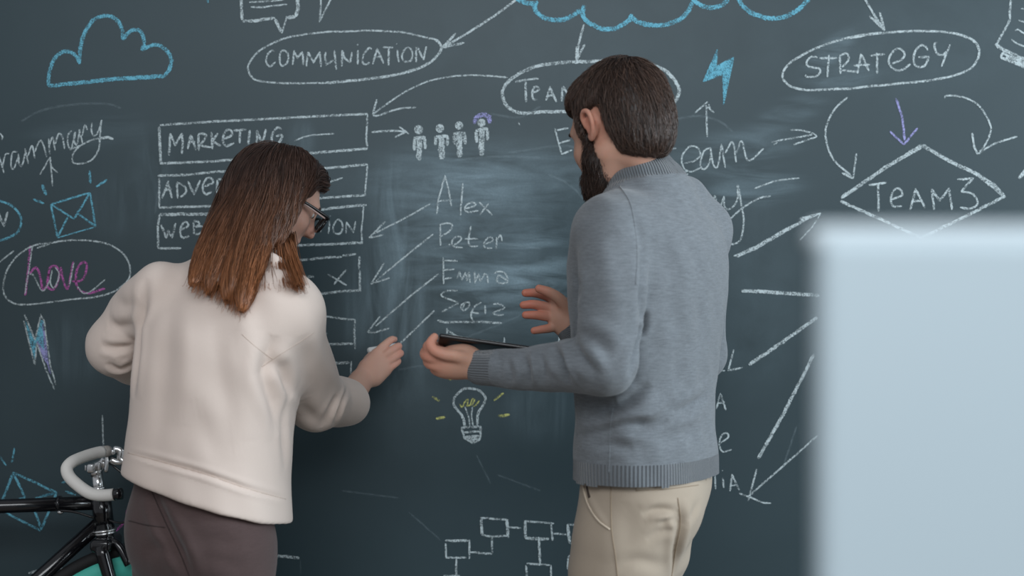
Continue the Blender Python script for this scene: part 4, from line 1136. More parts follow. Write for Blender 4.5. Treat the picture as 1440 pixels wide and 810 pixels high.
set_attr(body, 'flush', np.clip(flush + fing + 0.25 * np.exp(-(((loc - [.108, 0, -.03]) / .02) ** 2).sum(1)), 0, 1))
skin_bvh = bvh_of(V, Q)
# eyes and brows
EYE = simple('eye_white', (0.75, 0.72, 0.70), 0.2); IRIS = simple('iris', (0.08, 0.05, 0.03), 0.15)
def eyes(par, Wf, R, s):
    for e in (-1, 1):
        mb = MB(); mb.ell(Wf((0.0795, 0.031 * e, 0.0)), np.array((.0105, .0105, .0085)) * s, R); eo = mb.build('eyeball', EYE, par)
        mb = MB(); mb.ell(Wf((0.0885, 0.031 * e, -0.001)), np.array((.0025, .005, .005)) * s, R); mb.build('iris', IRIS, eo)
eyes(man, WM_, RM, sM)

# --- hair
HAIR_M = hair_mat('dark_brown_hair', (0.030, 0.018, 0.014), (0.085, 0.050, 0.036), 0.40)
BEARD_M = hair_mat('dark_brown_beard', (0.022, 0.012, 0.009), (0.050, 0.026, 0.017), 0.5)
def headgrid(st=0.0030, c=headM, e=0.17):
    return Field(axis_of((c[0] - e, c[0] + e, st)), axis_of((c[1] - e, c[1] + e, st)), axis_of((c[2] - e, c[2] + e, st)))
f = headgrid()
s = sM
f.ell(WM_((-0.014, 0, 0.034)), np.array((0.100, 0.080, 0.091)) * s, RM, 0.0)
f.ell(WM_((-0.040, 0, -0.020)), np.array((0.068, 0.066, 0.075)) * s, RM, 0.03)
f.ell(WM_((0.042, 0, 0.072)), np.array((0.046, 0.058, 0.036)) * s, RM, 0.03)
f.cap(WM_((0.020, 0.070, 0.01)), WM_((0.022, 0.070, -0.03)), 0.013, 0.008, 0.012)
f.cap(WM_((0.020, -0.070, 0.01)), WM_((0.022, -0.070, -0.03)), 0.013, 0.008, 0.012)
# cut the face, the ear and the nape free
Xg, Yg, Zg = f._co((slice(None),) * 3)
loc_ = [((Xg - headM[0]) * RM[0, i] + (Yg - headM[1]) * RM[1, i] + (Zg - headM[2]) * RM[2, i]) / s for i in range(3)]
face = smax(0.052 - loc_[0] + 0 * loc_[1], loc_[2] - 0.052, 0.01)         # forward of the hairline and under it
face = smin(face, smax(0.004 - loc_[0], loc_[2] + 0.020, 0.01), 0.01)     # below the temples, in front of the ear
face = smin(face, smax(smax(-0.030 - loc_[0], loc_[0] - 0.016, 0.004), loc_[2] - 0.024, 0.008), 0.006)   # around the ear
nape = loc_[2] + 0.078 - 0.45 * (loc_[0] + 0.05)                          # neck line
cut = np.minimum(face, nape + 0 * loc_[1])
f.D = smax(f.D, (-cut).astype(np.float32), 0.016)
V, Q = f.mesh(); V = smooth_mesh(V, Q, 2)
whorl = WM_((-0.070, 0.0, 0.100))
hairV, hairQ = V, Q
def flow_m(p):
    q = (p - headM) @ RM
    w = (p - whorl)
    d = w / (np.linalg.norm(w) + 1e-6)
    swirl = np.cross(RM[:, 2], d) * 0.35
    return d + swirl - RM[:, 2] * 0.35
hair = link_mesh('hair', V, Q, HAIR_M, man)
set_attr(hair, 'along', np.full(len(V), 0.05)); set_attr(hair, 'shade', np.full(len(V), 0.2))
seeds = surface_seeds(V, Q, 6000)
sv, sf, t, k = grow_strands(V, Q, seeds, flow_m, lambda p: 0.034, 6, 0.0007, lift=0.0022, jitter=0.22, tipout=0.0035)
so = link_mesh('hair_strands', sv, sf, HAIR_M, hair); set_attr(so, 'along', t); set_attr(so, 'shade', k); so['kind'] = 'stuff'

# --- beard and brows
f = headgrid()
f.ell(WM_((0.050, 0, -0.083)), np.array((0.050, 0.054, 0.048)) * s, RM, 0.0)
f.ell(WM_((0.070, 0, -0.106)), np.array((0.031, 0.036, 0.036)) * s, RM, 0.03)
for e in (-1, 1):
    f.cap(WM_((0.021, 0.067 * e, -0.015)), WM_((0.024, 0.062 * e, -0.060)), 0.009, 0.015, 0.02)
    f.cap(WM_((0.022, 0.060 * e, -0.062)), WM_((0.055, 0.034 * e, -0.104)), 0.017, 0.024, 0.02)
    f.cap(WM_((0.098, 0.004 * e, -0.054)), WM_((0.080, 0.034 * e, -0.078)), 0.007, 0.010, 0.01)
f.ell(WM_((0.085, 0.030, -0.042)), np.array((0.030, 0.022, 0.018)) * s, RM, 0.01, 'sub'); f.ell(WM_((0.085, -0.030, -0.042)), np.array((0.030, 0.022, 0.018)) * s, RM, 0.01, 'sub')
f.ell(WM_((0.100, 0, -0.069)), np.array((0.020, 0.021, 0.007)) * s, RM, 0.004, 'sub')
V, Q = f.mesh(); V = smooth_mesh(V, Q, 2)
beard = link_mesh('beard', V, Q, BEARD_M, man)
set_attr(beard, 'along', np.full(len(V), 0.1)); set_attr(beard, 'shade', np.full(len(V), 0.3))
seeds = surface_seeds(V, Q, 2600)
sv, sf, t, k = grow_strands(V, Q, seeds, lambda p: -RM[:, 2] + RM[:, 0] * 0.55, lambda p: 0.017, 4, 0.0006, lift=0.002, jitter=0.35, tipout=0.004)
so = link_mesh('beard_strands', sv, sf, BEARD_M, beard); set_attr(so, 'along', t); set_attr(so, 'shade', k); so['kind'] = 'stuff'
for e in (-1, 1):
    mb = MB(); mb.tube(catmull([WM_((0.096, 0.016 * e, 0.017)), WM_((0.094, 0.032 * e, 0.023)), WM_((0.082, 0.049 * e, 0.016))], 0.004), 0.0040, 8)
    o = mb.build('eyebrow', BEARD_M, man); set_attr(o, 'along', np.full(len(o.data.vertices), .2)); set_attr(o, 'shade', np.full(len(o.data.vertices), .3))

# --- tablet in the left hand
TAB = simple('black_tablet_shell', (0.012, 0.011, 0.012), 0.28, spec=0.5)
GLASS = simple('dark_screen', (0.006, 0.007, 0.009), 0.06, spec=0.5)
tabl = empty('tablet', P(680, 485, 2.55), 'black tablet held flat in the hand of the bearded person', 'tablet')
A = P(618, 471.5, 2.462); Dd = P(800, 497.5, 2.476); Bf = P(614, 492, 2.632)
uu = Dd - A; Lu = np.linalg.norm(uu); uu /= Lu
vv = Bf - A; vv -= uu * (vv @ uu); Lv = np.linalg.norm(vv); vv /= Lv
ww = np.cross(uu, vv); ww *= np.sign(ww[2])
RT = np.stack([uu, vv, ww], 1)
def slab(name, lo, hi, bev, mat, par):
    mb = MB(); mb.box(lo, hi, bev)
    Vl = np.vstack(mb.V); return link_mesh(name, A + Vl @ RT.T, mb.F, mat, par)
slab('shell', (0, 0, -0.004), (Lu, Lv, 0.004), 0.0035, TAB, tabl)
slab('screen', (0.008, 0.008, 0.0032), (Lu - 0.008, Lv - 0.008, 0.0046), 0.0005, GLASS, tabl)
# ------------------------------------------------------------------ the woman: cream jacket, long brown hair, glasses, chalk in the right hand
SKIN_W = skin_mat('skin_woman', (0.62, 0.40, 0.31), (0.64, 0.27, 0.20))
CREAM = fabric('cream_cotton', (0.74, 0.62, 0.55), 900, 0.12, 0.05, 0.85, 0.2)
CREAM_SEAM = fabric('cream_seam', (0.62, 0.50, 0.43), 900, 0.1, 0.05, 0.9, 0.1)
MAUVE = fabric('brown_wool', (0.092, 0.062, 0.060), 900, 0.2, 0.25, 0.9, 0.2, heather=0.6)
MAUVE_SEAM = fabric('brown_wool_seam', (0.05, 0.034, 0.033), 900, 0.2, 0.2, 0.9, 0.1)
DW = 2.58
PH = math.radians(20)
XW, YW = xrow(285, DW), DW - D
woman = empty('person', (XW, YW, 0.0), 'person with long brown hair in a cream jacket writing on the chalkboard', 'person')
wz = lambda py: zrow(py, DW)
wx = lambda px: xrow(px, DW)
jr = [(760, 290, .152, .132), (700, 290, .152, .130), (660, 291, .150, .127), (600, 297, .147, .121), (560, 300, .147, .120), (500, 308, .148, .120), (450, 316, .147, .116), (415, 320, .138, .108), (390, 323, .118, .096), (368, 332, .085, .080), (345, 352, .050, .058)]
def lean(py): return float(np.interp(py, [345, 368, 390, 415, 450, 520], [.11, .085, .06, .04, .018, 0]))
def jrows(g=0.0):
    return [(zrow(a, DW + lean(a)), xrow(b, DW + lean(a)), YW + lean(a), (c - g) * (1 + lean(a) / DW), d_ - g) for a, b, c, d_ in jr]
lSh = P(228, 412, 2.60); lEl = P(163, 487, 2.68); lWr = P(232, 512, 2.82)
rSh = P(394, 450, 2.56); rEl = P(444, 562, 2.76); rCu = P(487, 566, 2.875); rWr = P(508, 535, 2.965)

# --- jacket
f = Field(axis_of((-0.80, -0.25, 0.0036)), axis_of((-0.72, -0.16, 0.0038)), axis_of((wz(765), 1.45, 0.0036)))
f.loft(jrows(), -PH, 0.0, n=2.5)
f.chain([lSh, P(190, 445, 2.66), lEl], [.058, .055, .052], 0.03)
f.chain([lEl, P(190, 505, 2.75), lWr], [.052, .052, .046], 0.02)
f.chain([rSh, P(418, 505, 2.65), rEl], [.070, .064, .058], 0.045)
f.chain([rEl, rCu], [.056, .049], 0.02)
f.ell(P(400, 432, 2.56), (.060, .070, .060), k=0.05)
# stand collar
f.chain([P(330, 352, 2.61), P(352, 352, 2.585), P(378, 362, 2.575), P(402, 378, 2.585), P(424, 398, 2.62), P(430, 402, 2.66)], [.010, .011, .012, .012, .011, .009], 0.015, step=0.01)
hn = np.array([-0.29, -0.06, -0.957])
f.plane(P(290, 716, 2.46), hn, 0.006)
V, Q = f.mesh(); V = smooth_mesh(V, Q, 2); bv = bvh_of(V, Q)
folds = [
    ([(300, 430), (305, 500), (318, 570), (330, 640)], .020, -.0040), ([(385, 470), (372, 520), (385, 570), (392, 610)], .013, -.0095), ([(372, 510), (395, 520), (408, 560)], .012, -.0090),
    ([(340, 430), (352, 480), (368, 520)], .020, .0055), ([(330, 470), (345, 540), (352, 620)], .022, .0035), ([(240, 400), (235, 480), (228, 560), (222, 640)], .018, -.0032),
    ([(265, 420), (262, 500), (258, 600)], .022, .0030), ([(275, 560), (290, 610), (310, 660)], .018, -.0025), ([(400, 560), (398, 610), (402, 660)], .010, -.0040),
    ([(205, 390), (199, 450), (192, 520), (187, 560)], .010, -.0080),
    # right sleeve
    ([(440, 470), (460, 520), (480, 545)], .014, .0030), ([(470, 600), (478, 575), (490, 545)], .007, -.0060), ([(452, 605), (462, 580), (474, 555)], .008, -.0045),
    ([(412, 560), (432, 580), (455, 600)], .014, -.0045), ([(396, 545), (415, 565), (425, 585)], .012, .0040), ([(425, 470), (432, 520), (440, 560)], .016, -.0030),
    # left sleeve
    ([(140, 485), (160, 490), (188, 488)], .007, -.0070), ([(150, 510), (168, 520), (188, 512)], .006, -.0065), ([(150, 455), (170, 460), (192, 452)], .010, -.0045), ([(160, 420), (178, 430), (196, 425)], .012, -.0030),
    ([(158, 500), (172, 508), (188, 500)], .006, .0030),
    # band seam
    ([(180, 637), (230, 650), (290, 667), (345, 686), (402, 702)], .0045, -.0042),
]
V = sculpt(V, Q, bv, folds)
Nn = vnormals(V, Q)
ph = V @ np.array([[30, 9, 42], [17, 45, 21], [60, 20, 15]]).T
V = V + Nn * (0.0012 * np.sin(ph[:, 0] + 2) * np.sin(ph[:, 1] + 1) + 0.0005 * np.sin(ph[:, 2] * 1.7))[:, None]
bv = bvh_of(V, Q)
cen = V[Q].mean(1)
band_d = (cen - P(290, 716, 2.46)) @ (hn / np.linalg.norm(hn))
px_, py_ = px_of(cen)
is_band = (band_d > -0.043)
wdc = (rCu - rEl) / np.linalg.norm(rCu - rEl)
is_cuff = ((cen - (rCu - wdc * 0.02)) @ wdc > 0) & (np.linalg.norm(cen - rCu, axis=1) < 0.085)
v, q, u = submesh(V, Q, ~(is_band | is_cuff)); jacket = link_mesh('jacket', v, q, CREAM, woman)
v, q, u = submesh(V, Q, is_band); link_mesh('waistband', v, q, CREAM, jacket)
v, q, u = submesh(V, Q, is_cuff); link_mesh('rolled_cuff', v, q, CREAM, jacket)
for pts in ([(441, 468), (420, 482), (395, 498), (368, 516)], [(180, 637), (230, 650), (290, 667), (345, 686), (402, 702)], [(340, 470), (360, 488), (383, 505)]):
    mb = MB(); mb.add(seam_tube(bv, pts, 0.0010, -0.0004)); mb.build('seam', CREAM_SEAM, jacket)
jac_bvh = bv

# --- trousers
PHP = math.radians(26)
f = Field(axis_of((-0.86, -0.34, 0.0044)), axis_of((-0.76, -0.24, 0.0046)), axis_of((0.03, 0.62, 0.014), (0.62, 1.08, 0.0044)))
tr = [(650, 281, .112, .094), (690, 281, .120, .102), (730, 282, .127, .110), (770, 285, .128, .112), (800, 287, .118, .100), (830, 290, .08, .07)]
trows = [(wz(a), wx(b), YW, c, d_) for a, b, c, d_ in tr]
f.loft(trows, -PHP, 0.0)
HLw = P(234, 775, 2.63); HRw = P(322, 775, 2.545)
KLw = np.array([HLw[0] + .01, HLw[1] + .03, .48]); KRw = np.array([HRw[0] + .02, HRw[1] + .03, .48])
ALw = np.array([KLw[0], KLw[1] - .02, .085]); ARw = np.array([KRw[0] + .02, KRw[1] - .02, .085])
f.chain([HLw, HLw * .5 + KLw * .5, KLw, ALw], [.064, .060, .052, .048], 0.03)
f.chain([HRw, HRw * .5 + KRw * .5, KRw, ARw], [.080, .074, .056, .050], 0.03)
f.ell(P(318, 745, 2.53), (.064, .064, .075), k=0.04)
f.ell(P(222, 745, 2.58), (.052, .060, .075), k=0.03)
f.plane((0, 0, 0.04), (0, 0, -1))
V, Q = f.mesh(); V = smooth_mesh(V, Q, 2); bv = bvh_of(V, Q)
V = sculpt(V, Q, bv, [([(212, 688), (232, 735), (252, 775), (266, 812)], .012, -.012), ([(265, 770), (300, 762), (340, 770)], .014, -.004), ([(200, 780), (225, 770), (250, 785)], .012, -.004), ([(270, 795), (300, 785), (345, 800)], .012, -.003)])
bv = bvh_of(V, Q)
tw = link_mesh('trousers', V, Q, MAUVE, woman)
mb = MB(); mb.add(seam_tube(bv, [(213, 690), (233, 735), (252, 775), (267, 812)], .0012, 0)); mb.build('back_seam', MAUVE_SEAM, tw)
mb = MB(); mb.add(seam_tube(bv, [(181, 732), (205, 738), (232, 742)], .0012, 0)); mb.build('pocket_edge', MAUVE_SEAM, tw)
fW = np.array([math.sin(PHP), math.cos(PHP), 0])
shoe(ALw, fW, woman); shoe(ARw, fW, woman)

# --- body
headW = P(390, 273, 2.78); sW = 0.88
RW_ = head_frame(math.radians(-67), math.radians(34), 0.0)
f = Field(axis_of((-0.80, -0.40, 0.0030), (-0.40, -0.225, 0.0017)), axis_of((-0.76, -0.22, 0.0030), (-0.22, -0.005, 0.0019)), axis_of((0.05, 0.85, 0.016), (0.85, 1.10, 0.006), (1.10, 1.66, 0.0024)))
f.loft([r for r in jrows(0.018) if r[0] > wz(600)], -PH, 0.0)
f.loft([(z, x, y, a - .022, b - .022) for z, x, y, a, b in trows], -PHP, 0.03)
for S, U, E, G1, Wq, H, K, A in ((lSh, P(190, 445, 2.66), lEl, P(190, 505, 2.75), lWr, HLw, KLw, ALw), (rSh, P(418, 505, 2.65), rEl, rCu, rWr, HRw, KRw, ARw)):
    f.chain([S, U, E], [.042, .037, .032], 0.03)
    f.chain([E, G1, Wq], [.032, .029, .0225], 0.01)
    f.chain([H, K, K * .5 + A * .5, A], [.055, .044, .040, .034], 0.04)
f.chain([P(345, 375, 2.66), P(362, 335, 2.71), headW + RW_ @ np.array([-.025, 0, -.05])], [.052, .047, .048], 0.03)
WW_ = add_head(f, headW, RW_, sW, 0.85, 0.9, 0.92)
# left hand held in front of the body
f.chain([lWr, P(252, 515, 2.87), P(268, 516, 2.90)], [.022, .024, .020], 0.012)
for i, o in enumerate((-.024, -.008, .008, .023)):
    b0 = P(266, 516, 2.90) + np.array([0, 0, o])
    f.chain([b0, b0 + [.03, .02, -.004], b0 + [.052, .022, -.014], b0 + [.066, .014, -.026]], [.009, .0085, .008, .0065], 0.004)
f.chain([P(252, 510, 2.87) + np.array([0, -.012, .015]), P(262, 506, 2.875), P(274, 503, 2.885)], [.011, .0095, .0075], 0.008)
# right hand writing
f.chain([P(500, 547, 2.935), rWr, P(518, 524, 2.985)], [.0235, .0215, .021], 0.012)
f.chain([P(518, 515, 2.985), P(529, 498, 3.003)], [.0160, .0115], 0.018)
f.chain([P(521, 521, 2.985), P(535, 505, 3.001)], [.0170, .0120], 0.018)
f.chain([P(525, 527, 2.985), P(541, 513, 3.001)], [.0155, .0110], 0.018)
f.chain([P(528, 532, 2.985), P(544, 521, 3.002)], [.0130, .0095], 0.018)
f.chain([P(529, 497, 3.000), P(540, 486, 3.010), P(550, 478, 3.034), P(555, 477, 3.064)], [.0098, .0088, .0078, .0062], 0.0025, step=0.006)
f.chain([P(536, 504, 2.997), P(550, 493, 3.006), P(560, 487, 3.032), P(560, 488, 3.064)], [.0098, .0090, .0080, .0064], 0.0025, step=0.006)
f.chain([P(541, 512, 2.997), P(554, 503, 3.006), P(563, 497, 3.030), P(561, 498, 3.060)], [.0094, .0086, .0077, .0062], 0.0025, step=0.006)
f.chain([P(544, 520, 2.998), P(554, 513, 3.006), P(560, 508, 3.026), P(557, 507, 3.052)], [.0086, .0077, .0069, .0056], 0.0025, step=0.006)
f.chain([P(515, 518, 2.985), P(518, 506, 3.010), P(529, 496, 3.040), P(541, 489, 3.060)], [.0120, .0105, .0092, .0072], 0.007, step=0.007)
V, Q = f.mesh(); V = smooth_mesh(V, Q, 1, 0.4)
bw = link_mesh('body', V, Q, SKIN_W, woman)
loc = (V - headW) @ RW_ / sW
px_, py_ = px_of(V)
fl_ = 0.45 * np.exp(-(((loc - [.108, 0, -.03]) / .022) ** 2).sum(1)) + sum(0.3 * np.exp(-(((loc - [.075, .04 * e, -.03]) / .022) ** 2).sum(1)) for e in (-1, 1)) + 0.5 * np.exp(-(((loc - [.092, 0, -.069]) / [.015, .022, .01]) ** 2).sum(1))
m = (px_ > 535) & (px_ < 580) & (py_ > 460) & (py_ < 540)
fl_[m] += np.clip((px_[m] - 538) / 25, 0, 1) * 0.5
set_attr(bw, 'flush', np.clip(fl_, 0, 1))
eyes(woman, WW_, RW_, sW)

# --- hair
HAIR_W = hair_mat('brown_ombre_hair', (0.060, 0.033, 0.025), (0.32, 0.125, 0.050), 0.38)
f = Field(axis_of((-0.68, -0.27, 0.0032)), axis_of((-0.75, -0.20, 0.0034)), axis_of((1.27, 1.66, 0.0032)))
f.ell(WW_((-0.014, 0, 0.020)), np.array((0.101, 0.082, 0.083)) * sW, RW_, 0.0)
f.ell(WW_((-0.040, 0, -0.030)), np.array((0.070, 0.074, 0.080)) * sW, RW_, 0.03)
f.ell(WW_((0.034, -0.005, 0.066)), np.array((0.046, 0.058, 0.025)) * sW, RW_, 0.03)
guides = [
    [(384, 234, 2.73), (358, 248, 2.70), (337, 285, 2.66), (303, 335, 2.60), (283, 374, 2.54), (272, 397, 2.50)],
    [(386, 231, 2.72), (364, 248, 2.68), (347, 290, 2.64), (322, 345, 2.57), (302, 388, 2.52), (294, 408, 2.50)],
    [(390, 230, 2.71), (374, 246, 2.67), (361, 295, 2.62), (343, 350, 2.56), (326, 400, 2.50), (320, 420, 2.49)],
    [(394, 230, 2.70), (385, 246, 2.66), (374, 295, 2.61), (359, 350, 2.56), (346, 408, 2.50), (342, 433, 2.48)],
    [(398, 230, 2.70), (395, 246, 2.66), (384, 295, 2.61), (367, 335, 2.57), (354, 378, 2.53), (349, 402, 2.51)],
    [(406, 231, 2.71), (408, 248, 2.67), (403, 295, 2.63), (396, 335, 2.60), (403, 366, 2.58), (414, 395, 2.57)],
    [(410, 232, 2.72), (412, 249, 2.68), (406, 295, 2.645), (402, 338, 2.615), (408, 371, 2.59), (418, 399, 2.575)],
    [(414, 232, 2.73), (416, 250, 2.69), (409, 295, 2.66), (407, 340, 2.63), (412, 374, 2.60), (423, 402, 2.58)],
    [(418, 236, 2.74), (423, 254, 2.71), (417, 288, 2.69), (412, 325, 2.66), (414, 355, 2.64), (420, 385, 2.61)],
]
gr = [.028, .028, .026, .023, .016, .006]
gr2 = [.028, .030, .024, .0175, .012, .006]
def gp(p):
    px, py, d = p
    if py > 340:
        h = jac_bvh.ray_cast(CAM, (Vector(P(px, py, 1.0)) - CAM).normalized())
        if h[0] is not None: d = min(d, h[0].y + D - 0.014) if py > 372 else min(d, h[0].y + D - 0.004)
    return P(px, py, d)
G = [np.array([gp(p) for p in g]) for g in guides]
for gi, g in enumerate(list(G)): f.chain(g, gr if gi < 4 else gr2, 0.022 if gi < 4 else 0.014, step=0.012)
for fx, dx in ((-0.068, -0.016), (-0.035, -0.012), (-0.005, 0.0), (0.022, 0.012)):        # the side turned to the board falls straight down
    h0 = WW_((fx, 0.066, 0.035)); h1 = WW_((fx - .012, 0.080, -0.020)); h2 = h1 + np.array([dx - .012, -.004, -.055]); h3 = h2 + np.array([dx - .012, -.020, -.055])
    f.chain([h0, h1, h2, h3], [.024, .021, .017, .006], 0.02, step=0.012)
    G.append(np.array([h0, h0 * .5 + h1 * .5, h1, h1 * .5 + h2 * .5, h2, h3]))
f.ell(WW_((0.026, -0.010, 0.058)), np.array((0.050, 0.066, 0.036)) * sW, RW_, 0.03)
# face opening
Xg, Yg, Zg = f._co((slice(None),) * 3)
lc = [((Xg - headW[0]) * RW_[0, i] + (Yg - headW[1]) * RW_[1, i] + (Zg - headW[2]) * RW_[2, i]) / sW for i in range(3)]
face = smax(0.034 - lc[0] + 0.42 * np.maximum(lc[2], 0), lc[2] - 0.062, 0.010)
face = smin(face, smax(0.028 - lc[0], lc[2] - 0.010, 0.015), 0.01)
f.D = smax(f.D, (-face).astype(np.float32), 0.010)
V, Q = f.mesh(); V = smooth_mesh(V, Q, 3); 
GP = np.vstack([catmull(g, 0.01) for g in G]); GT = np.vstack([np.gradient(catmull(g, 0.01), axis=0) for g in G]); GT /= np.linalg.norm(GT, axis=1)[:, None]
crown = P(398, 209, 2.73)
def flow_w(p):
    d2 = ((GP - p) ** 2).sum(1); w = np.exp(-d2 / (2 * 0.016 ** 2)) + 1e-12
    g = (GT * w[:, None]).sum(0) / w.sum()
    fr = float(np.clip(((p - headW) @ RW_[:, 0] - 0.0) / 0.05, 0, 1))
    if fr > 0 and (p - headW) @ RW_[:, 2] > -0.02:      # front hair is swept back along the temple
        q = (p - crown); q = q / (np.linalg.norm(q) + 1e-6)
        sd_ = 1.0 if (p - headW) @ RW_[:, 1] > 0.015 else -1.0
        b = RW_[:, 1] * 0.7 * sd_ - RW_[:, 0] * 0.75 - RW_[:, 2] * 0.45
        g = g * (1 - fr) + b * fr
    return g
# locks: carve grooves along the guides so the mass reads as strands
bvw = bvh_of(V, Q)
gro = []
for k in range(26):
    t = k / 25.0 * (len(guides) - 1); i = min(int(t), len(guides) - 2); u_ = t - i
    line = [((1 - u_) * guides[i][j][0] + u_ * guides[i + 1][j][0] + random.uniform(-2, 2), (1 - u_) * guides[i][j][1] + u_ * guides[i + 1][j][1]) for j in range(6)]
    gro.append((line, random.uniform(.0035, .006), random.choice((-.0035, -.0028, .0022, .0028))))
gro.append(([(388, 300), (381, 330), (380, 350)], .006, -.007))
V = sculpt(V, Q, bvw, gro)
bvw = bvh_of(V, Q)
hw = link_mesh('hair', V, Q, HAIR_W, woman)
def along(v): return np.clip((zrow(235, 2.65) - v[:, 2]) / (zrow(235, 2.65) - zrow(415, 2.48)), 0, 1) ** 1.3
set_attr(hw, 'along', along(V)); set_attr(hw, 'shade', np.full(len(V), 0.10))
seeds = surface_seeds(V, Q, 5200, lambda c: 0.25 + 1.0 * (c[:, 1] < headW[1] + 0.03))
sv, sf, t, k = grow_strands(V, Q, seeds, flow_w, lambda p: 0.085, 9, 0.00085, lift=0.0028, jitter=0.06, bvh=bvw, tipout=0.001)
so = link_mesh('hair_strands', sv, sf, HAIR_W, hw); set_attr(so, 'along', along(sv)); set_attr(so, 'shade', k); so['kind'] = 'stuff'
# loose ends that hang past the cut line
Vs = MB(); al = []; sh = []
for _ in range(700):
    t = random.random() * (len(guides) - 1); i = min(int(t), len(guides) - 2); u_ = t - i
    g = (1 - u_) * G[i] + u_ * G[i + 1]
    off = np.array([random.gauss(0, .006), random.gauss(-.003, .004), random.gauss(0, .004)])
    d = g[5] - g[4]; d /= np.linalg.norm(d)
    p0 = g[4] + off; p1 = g[5] + off + d * random.uniform(-.004, .012); p2 = p1 + d * random.uniform(.003, .014) + np.array([random.gauss(0, .0025), random.gauss(0, .001), random.gauss(0, .002)])
    path = catmull([g[3] + off * .6, p0, p1, p2], 0.012)
    n0 = sum(len(v_) for v_ in Vs.V)
    Vs.tube(path, np.linspace(.0009, .0002, len(path)), 3)
    al.append(along(Vs.V[-1])); sh.append(np.full(len(Vs.V[-1]), random.random()))
o = Vs.build('hair_ends', HAIR_W, hw); set_attr(o, 'along', np.concatenate(al)); set_attr(o, 'shade', np.concatenate(sh)); o['kind'] = 'stuff'
for e in (-1, 1):
    mb = MB(); mb.tube(catmull([WW_((0.094, 0.014 * e, 0.018)), WW_((0.092, 0.032 * e, 0.023)), WW_((0.080, 0.048 * e, 0.016))], 0.004), 0.0022, 8)
    o = mb.build('eyebrow', HAIR_W, woman); set_attr(o, 'along', np.full(len(o.data.vertices), .1)); set_attr(o, 'shade', np.full(len(o.data.vertices), .3))

# --- eyeglasses
FRAME = simple('black_acetate', (0.008, 0.007, 0.008), 0.2)
LINER = simple('pale_pink_acetate', (0.62, 0.46, 0.42), 0.3)
mlens, nt, b = new_mat('spectacle_lens')
b.inputs['Base Color'].default_value = (0.35, 0.38, 0.40, 1); b.inputs['Roughness'].default_value = 0.05; b.inputs['Alpha'].default_value = 0.14
gl = empty('eyeglasses', WW_((0.11, 0, 0.0)), 'black framed eyeglasses worn by the person in the cream jacket', 'glasses')
def rim_path(e, sc=1.0):
    q = []
    for a in np.linspace(0, 2 * math.pi, 40, endpoint=False):
        c_, s_ = math.cos(a), math.sin(a)
        y = 0.0265 * math.copysign(abs(c_) ** 0.7, c_) * sc; z = 0.0195 * math.copysign(abs(s_) ** 0.75, s_) * sc
        q.append(WW_((0.1160 - 0.10 * abs(y + 0.033) * 0.6, (0.034 + y) * e, -0.004 + z)))
    return q
for e in (-1, 1):
    q = rim_path(e); mb = MB(); mb.tube(np.array(q + q[:2]), 0.0029, 8); mb.build('rim', FRAME, gl)
    q = rim_path(e, 0.97); mb = MB(); c0 = np.mean(q, 0); ll = RW_[:, 0] * 0.0008
    Vl = np.vstack([np.array(q) + ll, np.array(q) - ll, [c0 + ll], [c0 - ll]]); n = len(q)
    Fl = [(i, (i + 1) % n, 2 * n) for i in range(n)] + [(n + (i + 1) % n, n + i, 2 * n + 1) for i in range(n)] + [(i, n + i, n + (i + 1) % n, (i + 1) % n) for i in range(n)]
    link_mesh('lens', Vl, Fl, mlens, gl)
    mb = MB(); mb.tube(catmull([WW_((0.1125, 0.058 * e, 0.008)), WW_((0.108, 0.0685 * e, 0.009)), WW_((0.06, 0.0755 * e, 0.0068)), WW_((0.005, 0.0800 * e, 0.000)), WW_((-0.02, 0.081 * e, -0.010))], 0.006), 0.0034, 8); tp = mb.build('temple', FRAME, gl)
    mb = MB(); mb.tube(catmull([WW_((0.105, 0.0695 * e, 0.0040)), WW_((0.06, 0.0765 * e, 0.0026)), WW_((0.02, 0.0795 * e, -0.002))], 0.006), 0.0017, 6); mb.build('inner_liner', LINER, tp, label='pale pink liner')
mb = MB(); mb.tube(catmull([WW_((0.1155, 0.0085, 0.002)), WW_((0.118, 0, 0.005)), WW_((0.1155, -0.0085, 0.002))], 0.002), 0.0022, 8); mb.build('bridge', FRAME, gl)

# --- chalk
CHALK = simple('chalk_stick', (0.80, 0.82, 0.82), 0.95, spec=0.1, bump=0.3, bscale=300)
p0, p1 = P(519, 493, 3.028), P(557, 486, 3.0975)
ch = MB(); ch.tube(np.array([p0, p0 * .98 + p1 * .02, p0 * .03 + p1 * .97, p1]), [.0058, .0066, .0056, .0035], 14)
cs = ch.build('chalk_stick', CHALK, None, label='stick of white chalk held by the writing hand against the board'); cs['category'] = 'chalk'
# ------------------------------------------------------------------ pale upright panel close to the camera
PANEL = simple('pale_blue_laminate', (0.52, 0.63, 0.69), 0.45, var=0.03, bscale=3)
EDGE = simple('pale_edge_trim', (0.62, 0.71, 0.76), 0.4)
FOOT = simple('white_steel', (0.6, 0.62, 0.64), 0.4)
dP = 0.66
tl = P(1141, 316, dP)
pan = empty('partition_panel', (tl[0] + 0.40, tl[1], 0.0), 'blank pale blue upright partition panel out of focus at the right, nearest to the camera', 'partition')
x0, x1 = tl[0], tl[0] + 0.80
mb = MB(); mb.box((x0 + 0.004, tl[1] - 0.004, 0.10), (x1 - 0.004, tl[1] + 0.020, tl[2] - 0.006), 0.006); mb.build('board', PANEL, pan)
mb = MB(); mb.box((x0, tl[1] + 0.000, tl[2] - 0.012), (x1, tl[1] + 0.016, tl[2]), 0.005); mb.build('top_trim', EDGE, pan)
